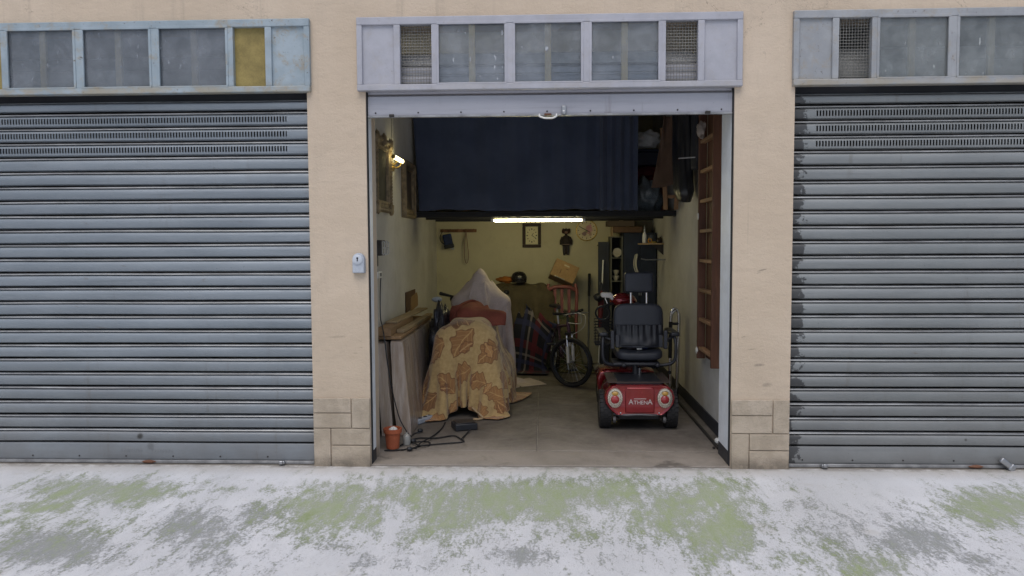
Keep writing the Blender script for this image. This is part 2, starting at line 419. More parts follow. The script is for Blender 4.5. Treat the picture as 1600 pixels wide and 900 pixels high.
# ------------------------------------------------------------------ street
BL = [('g', -2.99, -.6, .56, .29, 1, -.58), ('g', -3.17, -.93, .32, .16, .8, -.66), ('a', -2.74, -1.52, .39, .28, 1, -.65), ('a', -2.1, -1.2, .3, .41, .8, -.46),
      ('a', -1.72, -1.0, .28, .24, .8, -.36), ('g', -1.42, -.93, .36, .34, 1, -.29), ('g', -1.1, -.57, .64, .21, .8, -.21), ('g', -1.17, -.98, .2, .33, .8, -.24),
      ('g', -.63, -.93, .23, .5, .9, -.12), ('g', -.33, -.71, .29, .44, 1, -.06), ('g', 0, -.83, .2, .35, 1, .01), ('g', .43, -.51, .25, .37, .8, .09),
      ('a', .36, -.3, 1.15, .14, .5, .08), ('g', 1.04, -.56, .21, .39, .9, .22), ('g', .97, -1.21, .22, .47, 1, .23), ('g', .82, -1.08, .17, .37, .7, .19),
      ('a', -.15, -1.57, .19, .13, .9, -.02), ('a', -.98, -1.66, .09, .11, .7, -.23), ('a', -1.79, -1.67, .3, .2, .5, -.44), ('g', 1.62, -1.65, .19, .16, .8, .42),
      ('a', 2.04, -1.31, .25, .24, .9, .48), ('g', 2.8, -.76, .31, .38, 1, .59), ('a', 2.11, -1.58, .26, .17, .6, .53), ('a', 1.56, -.76, .2, .14, .5, .33),
      ('a', -1.21, -1.45, .14, .13, .6, -.27), ('a', -.71, -1.69, .13, .11, .5, -.16), ('g', -.81, -1.3, .11, .15, .6, -.17),
      ('g', -4.4, -.9, .6, .4, .9, 0), ('g', 4.2, -.8, .7, .5, .9, 0), ('a', -.5, -2.6, .7, .3, .7, 0), ('g', 2.2, -2.8, .8, .3, .7, 0), ('a', -3, -3, .8, .4, .7, 0),
      ('g', -2.2, -.55, .5, .12, .45, -.4), ('g', .1, -.5, 1.3, .22, .55, 0), ('g', 1.3, -1.5, .3, .3, .45, .3), ('g', -.3, -.60, 1.45, .36, .86, 0), ('g', .85, -.85, .5, .6, .8, .2), ('g', -2.9, -1.25, .8, .5, .45, -.5), ('a', -1.9, -1.25, .9, .5, .45, -.4), ('a', .2, -1.45, 1.2, .3, .42, 0), ('a', 1.9, -1.2, .8, .5, .45, .4), ('g', -1.35, -1.25, .35, .25, .6, -.3), ('g', .1, -1.25, .35, .3, .5, 0)]
xs = sorted(set([-40, -30, -20, -14, -10, -8, -7] + [round(-6 + .06 * i, 3) for i in range(201)] + [7, 8, 10, 14, 20, 30, 40]))
ys = sorted(set([-40, -30, -20, -14, -10, -8, -6] + [round(-4 + .05 * i, 3) for i in range(81)]))
mb = MB(); P = []
for y in ys:
    P.append([(x, y, -.012 - (.0 if abs(y) < .01 else .004 * (mnoise.noise(Vector((x * .9, y * .9, 0))) + .5)) + min(0, (y + .2)) * .004) for x in xs])
mb.grid(P)
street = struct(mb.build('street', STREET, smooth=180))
gx, gy = np.meshgrid(np.array(xs), np.array(ys))
fld = {'g': np.zeros_like(gx), 'a': np.zeros_like(gx)}
for k, cx, cyy, rx, ry, w, sh in BL:
    dx = (gx - cx) - sh * (gy - cyy); dy = gy - cyy
    fld[k] = np.maximum(fld[k], w * np.exp(-((dx / rx) ** 2 + (dy / ry) ** 2) * .75))
for k, nm in (('g', 'moss'), ('a', 'worn')):
    at = street.data.attributes.new(nm, 'FLOAT', 'POINT'); at.data.foreach_set('value', fld[k].ravel().astype(np.float32))

# ------------------------------------------------------------------ garage interior shell
XL, XR, YB, ZC = -1.47, 1.43, 4.82, 3.36
fl = struct(MB().box(-12, 12, .0, YB + .2, -.2, -.009).build('garage_floor', mat('joint_filler', (.22, .20, .175), .9)))
def slab(x0, x1, y0, y1):
    MB().box(x0 + .005, x1 - .005, y0 + .005, y1 - .005, -.03, random.uniform(-.0015, .0015)).build('floor_slab', FLOOR, fl, bevel=.004)
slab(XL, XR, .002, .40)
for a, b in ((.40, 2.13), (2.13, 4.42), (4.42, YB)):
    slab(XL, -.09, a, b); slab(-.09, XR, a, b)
wl = struct(MB().box(XL - .2, XL, .16, YB, -.1, ZC).build('wall_left', INNER))
wr = struct(MB().box(XR, XR + .2, .36, YB, -.1, ZC).build('wall_right', INNER))
MB().box(XR - .014, XR - .0005, .36, 4.3, .003, .115).build('skirting', DARKSK, wr, bevel=.004)
wb = struct(MB().box(-12, 12, YB, YB + .2, -.1, ZC).build('wall_back', BACKW))
struct(MB().box(-12, 12, .02, YB + .2, ZC, ZC + .2).build('ceiling', INNER))
# party walls closing the row at its far ends
for s in (-1, 1): struct(MB().box(s * 12 - .1, s * 12 + .1, .05, YB, -.1, ZC).build('wall_end', INNER))

# ------------------------------------------------------------------ facade
fac = thing('garage_facade', 'long beige plastered garage front with stone-faced piers between the roller shutters', 'facade', (0, 0, 0))
PX = [(-12, -4.37), (-1.741, -1.315), (1.315, 1.735), (4.36, 12)]
mb = MB()
for (a, b) in PX:
    y1 = .3
    mb.box(a, b, 0, y1 if (a, b) != (1.315, 1.735) else .3, -.1, 3.21)
mb.box(-12, 12, 0, .3, 3.21, 6.5)
mb.build('wall', PLASTER, fac)
def stones(L):
    for (x0, x1, z0, z1) in L:
        MB().box(x0 + .003, x1 - .003, -.013 - random.uniform(0, .005), -.0005, z0 + .003, z1 - .003).build('stone', STONE, fac, bevel=.0045)
a, b = -1.741, -1.315
stones([(a, -1.455, .386, .5), (a, -1.455, .272, .386), (-1.455, b, .272, .5), (a, -1.61, -.02, .272), (-1.61, b, .145, .272), (-1.61, b, -.02, .145)])
a, b = 1.315, 1.735
stones([(a, 1.613, .378, .495), (a, 1.613, .245, .378), (1.613, b, .245, .495), (a, 1.446, -.02, .245), (1.446, b, .122, .245), (1.446, b, -.02, .122)])
stones([(-4.8, -4.37, .25, .5), (-4.8, -4.37, -.02, .25)]); stones([(4.36, 4.8, .25, .5), (4.36, 4.8, -.02, .25)])
# white painted jambs of the open bay with a dark foot, and the steel guide channels
mb = MB().box(-1.325, -1.309, .055, .155, .09, 3.2); mb.build('jamb', WHITE, fac, bevel=.004)
MB().box(-1.325, -1.309, .055, .155, -.01, .088).build('jamb_foot', DARKSK, fac)
MB().box(1.309, 1.45, .055, .355, .10, 3.2).build('jamb', WHITE, fac, bevel=.004)
MB().box(1.309, 1.45, .055, .355, -.01, .098).build('jamb_foot', DARKSK, fac)
MB().box(-1.47, -1.316, .30, .31, -.01, 3.2).build('return_wall', INNER, fac)
for s in (-1, 1):
    x = 1.3145 * s
    MB().box(min(x, x - .006 * s), max(x, x - .006 * s), .016, .05, -.01, 3.2).build('guide_channel', DARKM, fac)

for a, b in ((-4.36, -1.75), (-1.304, 1.304), (1.745, 4.35)): MB().box(a, b, .066, .085, 2.64 if abs(a + b) > 1 else 2.703, 2.755).build('slot_shade_strip', DARKM, fac)  # dark strips added so the slot under each transom looks shaded

# ------------------------------------------------------------------ roller shutters
Z0, PIT, SY = 2.606, .1066, .032
PROF = [(-.003, .026), (.003, .008), (.006, -.002), (.02, -.006), (.043, -.0075), (.060, -.005), (.069, 0), (.0735, .008), (.075, .026), (.0795, .026),
        (.081, .010), (.0835, .002), (.0895, .005), (.094, .012), (.096, .026)]
BEAD = mat('rubbed_lit_slat_bead', (.31, .32, .33), .4, .35, var=.35, scale=9, st=(.3, 1, 1), dirt=.5, dirtc=(.12, .10, .09))  # lighter than the slats: light on the joint tops painted in, plus rubbing
def worn(me):  # gives the bead faces their lighter, painted-in highlight colour
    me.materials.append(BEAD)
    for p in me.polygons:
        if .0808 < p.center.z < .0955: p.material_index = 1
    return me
def slat_mesh(w, m, seed, vent=None):
    mb = MB(); N = 30; R = []
    rnd = random.Random(seed)
    ph = rnd.random() * 20
    for i in range(N + 1):
        x = w * i / N
        dz = .0028 * mnoise.noise(Vector((x * 1.1 + ph, 1, seed))); dy = .007 * mnoise.noise(Vector((x * .9 + ph, 5, seed)))
        if vent is None: R.append([(x, y + dy, z + dz) for z, y in PROF])
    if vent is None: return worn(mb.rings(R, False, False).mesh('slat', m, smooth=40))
    # ventilated slat: full strips above and below, a row of open slots between
    lo = [p for p in PROF if p[0] <= .02]; hi = [p for p in PROF if p[0] >= .060]
    for part in (lo, hi): mb.rings([[(x, y, z) for z, y in part] for x in (0, w)], False, False)
    a, b = vent; mid = [(.02, -.006), (.043, -.0075), (.060, -.005)]
    for x0, x1 in ((0, a), (b, w)): mb.rings([[(x, y, z) for z, y in mid] for x in (x0, x1)], False, False)
    p = .0214; k = int((b - a) / p)
    for i in range(k):
        x0 = a + i * p; 
        mb.rings([[(x, y, z) for z, y in mid] for x in (x0 + .0115, x0 + p)], False, False)
        mb.rings([[(x0 + .0115, y + d, z) for z, y in mid] for d in (0, .006)], False, False)
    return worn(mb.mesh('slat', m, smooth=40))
def shutter(x0, x1, m, label, vent, locks, seed):
    t = thing('roller_shutter', label, 'shutter', ((x0 + x1) / 2, SY, 0), 'roller shutters of the garage row')
    w = x1 - x0
    var = [slat_mesh(w, m, seed + k) for k in range(9)]
    vm = slat_mesh(w, m, 0, vent)
    for k in range(-1, 23):
        me = vm if 0 <= k <= 2 else var[(k * 4) % 9]
        o = inst('slat', me, t, (x0, SY + random.uniform(-.002, .002), Z0 - PIT * (k + 1)))
        if k == -1: o.location.z += .004; o.scale.z = .72
    zb = Z0 - PIT * 23
    # bottom rail: plain tall plate with a hem and an angle foot
    R = []
    pr = [(.018, .014), (.019, .002), (.024, -.001), (.03, -.002), (zb - .022, -.002), (zb - .012, .004), (zb - .009, .016)]
    for i in range(31):
        x = x0 + w * i / 30; dy = .003 * mnoise.noise(Vector((x * 1.1, 3, seed)))
        R.append([(x, SY + y + dy, z) for z, y in pr])
    MB().rings(R, False, False).build('bottom_rail', m, t, smooth=40)
    MB().box(x0, x1, SY - .016, SY + .012, -.004, .017).build('foot_angle', ALU2, t, bevel=.002)
    for lx in [x0 + .1 + i * .36 for i in range(int(w / .36) + 1)]:
        MB().lathe([(.006, 0), (.006, .003), (.003, .005)], (lx, SY - .002, .045), (0, -1, 0), 10).build('rivet', IRON, t)
    for kind, lx in locks:
        if kind == 's':
            MB().box(lx - .022, lx + .022, SY - .045, SY - .016, -.002, .022).box(lx - .015, lx + .012, SY - .06, SY - .045, .002, .028).build('lock', ALU, t, bevel=.005)
        elif kind == 'b':
            mb = MB(); c = Vector((lx, SY - .04, .038)); R3 = Matrix.Rotation(math.radians(38), 3, 'Y')
            mb.obox(c, (.05, .014, .02), R3); mb.obox(c + R3 @ Vector((.05, 0, 0)), (.02, .02, .028), R3); mb.build('lock', ALU, t, bevel=.008, seg=3)
        else:
            MB().ell((lx, SY - .022, .008), (.05, .012, .012), 14, 8, .3, 4, 2).build('rust_lump', RUST, t, smooth=60)
    # curtain coil behind the transom
    return t
ALU2 = mat('worn_foot_angle', (.33, .335, .345), .45, .5, var=.35, scale=9)
RUST = mat('rust', (.16, .075, .045), .85, var=.35)
L = shutter(-4.362, -1.748, STEEL_L, 'closed bluish-grey roller shutter left of the open garage, dark round stain near its foot', (.29, 2.46), [('s', -1.985), ('r', -3.0)], 11)
# unreadable embossed strip on the left shutter's foot
mb = MB(); x = -3.22
rr = random.Random(3)
while x < -2.83:
    w = rr.uniform(.008, .018)
    if not -3.06 < x < -2.99: MB().box(x, x + w, SY - .0035, SY - .001, .075, .098).build('embossing', STEEL_L, L, bevel=.0015)
    x += w + .007
shutter(1.742, 4.352, STEEL_R, 'closed grey roller shutter right of the open garage, black residue down its left edge', (.155, 2.32), [('s', 1.99), ('b', 3.27), ('r', 3.07)], 31)
# the raised shutter of the open bay: its bottom plate hangs below the transom, the curtain is coiled behind the glass
t = thing('roller_shutter', 'raised lilac-grey roller shutter over the open garage, only its bottom plate showing', 'shutter', (0, SY, 2.5), 'roller shutters of the garage row')
R = []
for i in range(31):
    x = -1.305 + 2.61 * i / 30; dy = .002 * mnoise.noise(Vector((x, 3, 9)))
    R.append([(x, SY + y + dy, z) for z, y in [(2.556, .02), (2.556, .002), (2.562, 0), (2.575, -.001), (2.69, -.001), (2.697, .006), (2.70, .02)]])
MB().rings(R, False, False).build('bottom_rail', STEEL_C, t, smooth=40)
MB().box(-1.305, 1.305, SY - .012, SY + .02, 2.541, 2.555).build('foot_angle', ALU2, t, bevel=.002)
for k in range(3):
    inst('slat', slat_mesh(2.61, STEEL_C, 51 + k), t, (-1.305, SY + .012 * (k + 1), 2.704 + PIT * k * .6))
MB().tube(bez([(-.065, SY - .02, 2.55), (-.062, SY - .045, 2.532), (-.03, SY - .055, 2.519), (0, SY - .057, 2.517), (.03, SY - .055, 2.519), (.054, SY - .045, 2.532), (.057, SY - .02, 2.55)], 5), .0065, 8).build('handle', WHITEPLASTIC, t, smooth=60)
MB().box(-.03, .022, SY - .03, SY - .012, 2.542, 2.556).build('handle_plate', RUST, t, bevel=.003)
MB().box(.093, .128, SY - .03, SY - .001, 2.565, 2.61).cyl((.11, SY - .045, 2.558), (.11, SY - .02, 2.562), .016).build('lock', ALU, t, bevel=.006)
for lx in (-1.13, 1.13): MB().box(lx - .018, lx + .018, SY - .03, SY - .012, 2.543, 2.562).build('lock', IRON, t, bevel=.004)
for k in range(9):
    MB().lathe([(.006, 0), (.006, .003), (.003, .005)], (-1.25 + .31 * k, SY - .001, 2.575), (0, -1, 0), 10).build('rivet', IRON, t)
# ------------------------------------------------------------------ coils (drums) behind each transom
def coil(xc, label, m):
    t = thing('shutter_coil', label, 'shutter coil', (xc, .315, 2.865), 'shutter coils behind the transom glass')
    w = 2.52; x0 = xc - w / 2; c = (.315, 2.865); N = 10
    me = None
    mb = MB(); R = []
    for (z, y) in [(.0, .010), (.004, 0), (.03, -.004), (.06, -.006), (.09, -.004), (.116, 0), (.121, .010)]:
        R.append([(0, y, z), (w, y, z)])
    me = mb.rings(R, False, False).mesh('slat', m, smooth=40)
    for k in range(N):
        a = 2 * PI * k / N
        o = inst('slat', me, t, (x0, 0, 0))
        r = .185
        # tangent slats round the drum
        o.rotation_euler = (a, 0, 0)
        off = Matrix.Rotation(a, 3, 'X') @ Vector((0, -r, -.06))
        o.location = Vector((x0, c[0] + off.y, c[1] + off.z)) - WP[t.name]
    MB().cyl((x0 - .04, c[0], c[1]), (x0 + w + .04, c[0], c[1]), .165, n=24).build('drum', DARKM, t, smooth=40)
coil(0, 'rolled-up grey slats of the raised shutter seen through the transom above the open garage', mat('coil_steel', (.68, .69, .70), .45, .2, var=.2, st=(.2, 1, 1)))

# ------------------------------------------------------------------ transoms
def transom(xc, label, frm, gls, meshkind, kx=1.0):
    t = thing('transom', label, 'transom window', (xc, -.03, 2.72), 'transom windows above the garage doors')
    cells = [(-1.325, -1.098, 'p'), (-1.052, -.828, 'm'), (-.785, -.298, 'g'), (-.242, .242, 'g'), (.298, .785, 'g'), (.828, 1.052, 'm'), (1.098, 1.325, 'p')]
    cells = [(a * kx, b * kx, c) for a, b, c in cells]; HX = 1.364 * kx
    zt, zb, y0, y1 = 3.240, 2.722, -.034, .03
    c0, c1 = 2.765, 3.185
    MB().box(xc - HX, xc + HX, y0, y1, c1, zt).build('top_rail', frm, t, bevel=.005)
    MB().box(xc - HX, xc + HX, y0 - .008, y1, zb, c0).build('bottom_rail', frm, t, bevel=.006)
    e = [-HX] + [v for c in cells for v in c[:2]] + [HX]
    for i in range(0, len(e), 2): MB().box(xc + e[i], xc + e[i + 1], y0 + .001, y1, c0 + .0006, c1 - .0006).build('mullion', frm, t, bevel=.004)
    for (a, b, k) in cells:
        a += xc; b += xc
        if k == 'p': MB().box(a, b, -.014, -.006, c0, c1).build('panel', frm, t)
        elif k == 'g':
            fb = MB()
            q = .014
            fb.box(a - .006, b + .006, y0 - .004, y0 + .012, c1 - .004, c1 + q); fb.box(a - .006, b + .006, y0 - .009, y0 + .012, c0 - .004, c0 + .008)
            fb.box(a - .008, a + q - .004, y0 - .003, y0 + .012, c0 + .009, c1 - .005); fb.box(b - q + .004, b + .008, y0 - .003, y0 + .012, c0 + .009, c1 - .005)
            fb.build('glazing_bead', frm, t, bevel=.002)
            MB().box(a, b, -.012, -.008, c0, c1).build('pane', gls, t)
            m = (a + b) / 2
            MB().box(m - .023, m + .023, -.0075, .02, c0 + .001, c1 - .001).build('batten', BATTEN, t, bevel=.003)
        elif meshkind == 'cloth':
            MB().box(a, b, .004, .01, c0, c1).build('screen', mat('yellowed_screen', (.30, .235, .085), .85, var=.25, scale=7), t)
        else:
            mb = MB(); nx, nz = 11, 20
            for i in range(nx + 1):
                x = a + (b - a) * i / nx; mb.tube([(x, .004 + (.0022 if j % 2 else -.0022), c0 + (c1 - c0) * j / nz) for j in range(nz + 1)], .0021, 5, caps=False)
            for j in range(nz + 1):
                z = c0 + (c1 - c0) * j / nz; mb.tube([(a + (b - a) * i / nx, .004 - (.0022 if (i + j) % 2 else -.0022), z) for i in range(nx + 1)], .0021, 5, caps=False)
            mb.build('wire_mesh', WIRE, t, smooth=60)
transom(-.003, 'lilac-grey painted transom window directly over the open garage', FR_C, GLASS_C, 'wire')
transom(-3.117, 'weathered pale blue transom window with yellowed screen above the left shutter', FR_L, GLASS_L, 'cloth', 1.034)
transom(3.075, 'grey weathered transom window with rust spots above the right shutter', FR_R, GLASS_R, 'wire')
# dim linings behind the two closed bays
for xc, nm in ((-3.07, 'left'), (3.07, 'right')):
    coil(xc, 'rolled slats behind the dirty transom glass above the %s shutter' % nm, mat('coil_steel_dull', (.36, .36, .34), .6, .1, var=.25, st=(.2, 1, 1)))

# ------------------------------------------------------------------ key switch on the left pier
t = thing('key_switch_box', 'small grey-white key switch box on the pier left of the open garage', 'key switch', (-1.378, 0, 1.49))
poly = [(-.046, -.072), (.046, -.072)] + [(.046 * math.cos(a), .03 + .046 * math.sin(a)) for a in [PI * i / 12 for i in range(13)]]
MB().prism(poly, lambda u, v: (-1.378 + u * .93, -.045, 1.49 + v * .97), lambda u, v: (-1.378 + u, -.001, 1.49 + v)).build('housing', GREYPLASTIC, t, bevel=.006, seg=3)
MB().lathe([(.037, 0), (.037, .006), (.033, .009), (0, .009)], (-1.382, -.044, 1.517), (0, -1, 0), 28).build('round_cover', mat('pale_cover', (.52, .56, .62), .4, var=.06), t, smooth=40)
MB().lathe([(.007, 0), (.007, .003), (0, .003)], (-1.382, -.0525, 1.528), (0, -1, 0), 14).box(-1.3855, -1.3785, -.0555, -.0527, 1.505, 1.527).build('keyhole', DARKM, t)

# ------------------------------------------------------------------ loft, curtain and its load
LOFT = mat('loft_dark_boards', (.012, .013, .018), .7, var=.3)
t = thing('loft_platform', 'dark storage loft across the back of the garage behind the navy curtain', 'loft', (0, 3.0, 1.93))
for i in range(9):
    y = 2.96 + i * .204
    MB().box(XL + .004, XR - .004, y, y + .2, 1.953, 1.975).build('deck_board', LOFT, t)
for y in (2.96, 3.85, 4.7): MB().box(XL + .004, XR - .004, y, y + .06, 1.915, 1.9525).build('beam', LOFT, t, bevel=.004)
MB().cyl((XL + .004, 2.93, 3.06), (XR - .004, 2.93, 3.06), .012).build('curtain_rod', IRON, t)
n = NT('navy_curtain')
w = n.noise(420, 2, .5); n.col(n.mix(n.ramp(n.noise(3, 4, .6), .3, .7), (.045, .062, .115), (.062, .082, .145)))
n.set(Roughness=.9); n.b.inputs['Sheen Weight'].default_value = .25; n.bump(n.math('ADD', w, n.math('MULTIPLY', n.noise(14, 4, .6, (1, 1, .4)), 2)), .25, .004)
CURT = n.m
def curtain(x0, x1, y, zt, zb, amp, freq, label, seed, flare=0.0, hem=.02):
    NX, NZ = 130, 26; P = []
    for j in range(NZ + 1):
        v = j / NZ; row = []
        for i in range(NX + 1):
            u = i / NX
            A = amp(u) * (1 - .35 * v)
            ph = freq(u) + .5 * mnoise.noise(Vector((u * 4, v * 1.2, seed)))
            yy = y - A * math.sin(ph) + .012 * mnoise.noise(Vector((u * 9, v * 3, seed + 4)))
            x = x0 + (x1 - x0) * u + flare * v * (1 - u) + .25 * A * math.sin(2 * ph)
            z = zb + (zt - zb) * (1 - v) + hem * mnoise.noise(Vector((u * 3, seed, 0))) * v - .006 * math.sin(ph) * v
            row.append((x, yy, z))
        P.append(row)
    o = MB().grid(P).build('curtain', CURT, smooth=180, loc=((x0 + x1) / 2, y, zb))
    s = o.modifiers.new('thickness', 'SOLIDIFY'); s.thickness = .003
    return tag(o, label, 'curtain', 'curtains in front of the loft')
curtain(-1.45, .60, 2.87, 3.05, 1.985, lambda u: .012 + .02 * u, lambda u: 44 * u * (.7 + .3 * u), 'wide flat navy curtain hanging across the front of the loft', 1.0, .06)
curtain(.585, .985, 2.84, 3.05, 1.975, lambda u: .03, lambda u: 4.2 * 2 * PI * u, 'narrow gathered navy curtain at the right end of the loft, in deep folds', 7.0)
# load on the loft, right of the curtain
def bag(name, c, r, m, label, seed, amp=.35, fs=2.2, cat='bag'):
    o = MB().ell(c, r, 30, 20, amp, fs, seed, c[2] - r[2] * .85).build(name, m, smooth=180, loc=(c[0], c[1], c[2] - r[2] * .85))
    return tag(o, label, cat)
PBAG = mat('white_film', (.55, .57, .60), .3, var=.2, bump=.6, bscale=22)
bag('storage_case', (1.14, 3.28, 2.145), (.17, .26, .2), mat('grey_film', (.12, .15, .18), .3, var=.4, bump=.7, bscale=25), 'grey plastic wrapped bundle low on the loft beside the curtain', 3)
t = thing('suitcase', 'dark red box case on the loft under the hanging brown sheet', 'case', (1.27, 3.5, 1.976)); MB().box(1.06, 1.42, 3.62, 4.2, 1.976, 2.32).build('shell', mat('maroon_case', (.07, .012, .014), .5, var=.3), t, bevel=.02, seg=3); MB().tube([(1.18, 3.62, 2.2), (1.18, 3.59, 2.2), (1.30, 3.59, 2.2), (1.30, 3.62, 2.2)], .008).build('handle', BLACKPLASTIC, t)
bag('cloth_bundle', (1.2, 3.75, 2.42), (.2, .24, .11), mat('red_cloth', (.16, .02, .03), .7, var=.4, bump=.5, bscale=20), 'crumpled red bundle on the dark loft shelf', 8, .4, 3, 'bundle')
t = thing('storage_box', 'dark blue box in the middle of the loft pile', 'box', (1.2, 3.6, 2.52)); MB().box(1.03, 1.4, 3.5, 4.1, 2.522, 2.68).build('body', mat('blue_box', (.014, .02, .045), .5), t, bevel=.012); MB().box(1.02, 1.41, 3.49, 4.11, 2.682, 2.712).build('lid', mat('blue_lid', (.02, .03, .06), .4), t, bevel=.01)
bag('plastic_bag', (1.16, 3.4, 2.80), (.14, .16, .10), PBAG, 'pale plastic bag on top of the loft pile', 5)

# ------------------------------------------------------------------ fluorescent lamp under the loft, and wall lamp
t = thing('fluorescent_lamp', 'lit fluorescent tube lamp under the front edge of the loft', 'lamp', (-.09, 3.06, 1.90))
MB().box(-.62, .44, 3.035, 3.085, 1.896, 1.914).build('housing', mat('lamp_housing', (.25, .24, .18), .5), t, bevel=.004)
TUBE = emis('tube_light', (1.0, .88, .46), 75.0)
MB().cyl((-.575, 3.06, 1.879), (.395, 3.06, 1.879), .0125, n=16).build('tube', TUBE, t, smooth=40)
for x in (-.60, .42): MB().box(x - .016, x + .016, 3.042, 3.078, 1.86, 1.8955).build('socket', WHITEPLASTIC, t, bevel=.004)
t = thing('wall_lamp', 'lit brass wall lamp between the two framed pictures on the left wall', 'lamp', (-1.468, 1.68, 2.36))
MB().box(XL + .001, XL + .016, 1.50, 1.80, 2.315, 2.40).build('backplate', BRASS, t, bevel=.006)
for y in (1.54, 1.76): MB().tube(bez([(XL + .016, y, 2.36), (XL + .05, y, 2.35), (XL + .085, y, 2.375), (XL + .085, y, 2.40)], 4), .009).build('arm', BRASS, t, smooth=60)
MB().cyl((XL + .085, 1.40, 2.415), (XL + .085, 1.82, 2.415), .019, n=14).build('tube', emis('small_tube_light', (1.0, .86, .42), 10.0), t, smooth=40)
for y in (1.395, 1.835): MB().lathe([(.012, 0), (.02, .004), (.02, .016), (.012, .02)], (XL + .085, y - .01, 2.415), (0, 1, 0), 14).build('end_cap', BRASS, t, smooth=40)
o = MB().tube([(XL + .01, 1.74, 2.41), (XL + .01, 1.74, 3.3)], .009, 8).build('conduit', mat('conduit_grey', (.42, .41, .38), .6), loc=(XL + .01, 1.74, 2.41)); tag(o, 'thin conduit running up the left wall above the lit wall lamp', 'conduit')

# ------------------------------------------------------------------ pictures, left wall
GILT = mat('worn_gilt', (.25, .19, .115), .6, .1, var=.5, scale=14, bump=.7, bscale=60, dirt=.4)
CANV = mat('dark_canvas', (.05, .047, .04), .8, var=.6, scale=3)
def picture(y0, y1, z0, z1, label, canv, orn):
    t = thing('framed_picture', label, 'picture', (XL, (y0 + y1) / 2, z0), 'framed pictures on the left wall')
    w = .10
    def rail(ya, yb, za, zb):
        d = MB(); d.box(XL + .002, XL + .03, min(ya, yb), max(ya, yb), min(za, zb), max(za, zb)); return d
    def mould(a, b, inn):   # a,b outer ends, inn inward unit: stepped moulding with mitred ends
        A, B, I = Vector(a), Vector(b), Vector(inn); d = (B - A).normalized(); mb = MB(); R = []
        for (s, h) in [(0, .002), (0, .03), (.012, .05), (.03, .053), (.045, .036), (.065, .034), (.075, .042), (.088, .04), (w, .018), (w, .002)]:
            R.append([A + I * s + d * s + Vector((h, 0, 0)), B + I * s - d * s + Vector((h, 0, 0))])
        mb.rings(R, False, False)
        if orn:
            N = 22
            for k in range(1, N):
                p = A.lerp(B, k / N) + I * (.02) + Vector((.05, 0, 0)); mb.ell(p, (.008, .016, .016), 8, 5)
        mb.build('frame_rail', GILT, t, smooth=40)
    mould((XL, y0, z0), (XL, y1, z0), (0, 0, 1)); mould((XL, y1, z0), (XL, y1, z1), (0, -1, 0)); mould((XL, y1, z1), (XL, y0, z1), (0, 0, -1)); mould((XL, y0, z1), (XL, y0, z0), (0, 1, 0))
    if orn:
        for (yy, zz) in ((y0 + .03, z1 - .03), (y1 - .03, z1 - .03), (y0 + .03, z0 + .03), (y1 - .03, z0 + .03), ((y0 + y1) / 2, z1 - .02)):
            MB().ell((XL + .045, yy, zz), (.022, .055, .055), 14, 10, .5, 4, yy).build('ornament', GILT, t, smooth=60)
    MB().box(XL + .003, XL + .014, y0 + w * .9, y1 - w * .9, z0 + w * .9, z1 - w * .9).build('canvas', canv, t)
picture(.86, 1.50, 1.91, 2.555, 'ornate dark picture frame nearest the door on the left wall', CANV, True)
picture(2.22, 2.86, 1.895, 2.49, 'plain gilt picture frame beside the curtain on the left wall', mat('brown_canvas', (.10, .075, .05), .5, var=.5, scale=3), False)

# ------------------------------------------------------------------ left wall front: flood lamp, socket, cable
t = thing('flood_lamp', 'caged work lamp on the left wall just inside the door', 'lamp', (-1.45, .86, 1.45))
MB().box(XL + .001, XL + .09, .78, .96, 1.53, 1.66).build('housing', IRON, t, bevel=.01)
MB().box(XL + .091, XL + .098, .79, .95, 1.54, 1.65).build('lens', mat('lamp_lens', (.40, .39, .36), .2, var=.15), t, bevel=.003)
for k in range(3): MB().tube([(XL + .10, .79 + k * .08, 1.535), (XL + .118, .79 + k * .08, 1.55), (XL + .118, .79 + k * .08, 1.64), (XL + .10, .79 + k * .08, 1.655)], .0035, 6).build('guard_bar', ALU, t)
MB().tube([(XL + .10, .785, 1.595), (XL + .12, .80, 1.595), (XL + .12, .94, 1.595), (XL + .10, .955, 1.595)], .0035, 6).build('guard_bar', ALU, t)
MB().box(XL + .001, XL + .05, .80, .85, 1.44, 1.529).build('bracket', BLACKPLASTIC, t, bevel=.006)
t = thing('wall_socket', 'white surface socket box on the left wall inside the door', 'socket', (XL, .96, 1.36))
MB().box(XL + .001, XL + .04, .86, 1.05, 1.335, 1.395).build('box', WHITEPLASTIC, t, bevel=.006)
MB().box(XL + .0405, XL + .043, .96, 1.0, 1.35, 1.38).build('switch', BLACKPLASTIC, t)
o = MB().tube(bez([(XL + .03, 1.03, 1.336), (XL + .02, 1.04, 1.2), (XL + .03, .99, 1.0), (XL + .06, .91, .93), (XL + .10, .80, .84), (-1.335, .765, .6), (-1.30, .755, .4), (-1.25, .75, .2), (-1.21, .76, .1), (-1.16, .80, .012), (-1.14, .9, .008), (-1.10, .93, .008)], 8), .0052, 6).build('power_cable', BLACKPLASTIC, smooth=60, loc=(-1.16, .8, 0))
tag(o, 'thin black cable hanging from the wall socket down over the wrapped boards', 'cable')
o = MB().prism([(2.36, .9), (2.36, 1.12), (2.95, 1.12), (2.95, .95)], lambda u, v: (XL + .002, u, v), lambda u, v: (XL + .012, u, v)).build('cardboard_sheet', CARDD, loc=(XL, 2.65, .9)); tag(o, 'large flat brown sheet standing against the left wall behind the boards', 'sheet')
o = MB().prism([(2.6, .9), (2.6, 1.05), (3.0, 1.08), (3.06, 1.03), (3.06, .93)], lambda u, v: (XL + .014, u, v), lambda u, v: (XL + .022, u, v)).build('cardboard_sheet', CARD, loc=(XL, 2.8, .9)); tag(o, 'smaller lighter cardboard piece in front of the large brown sheet on the left wall', 'sheet')

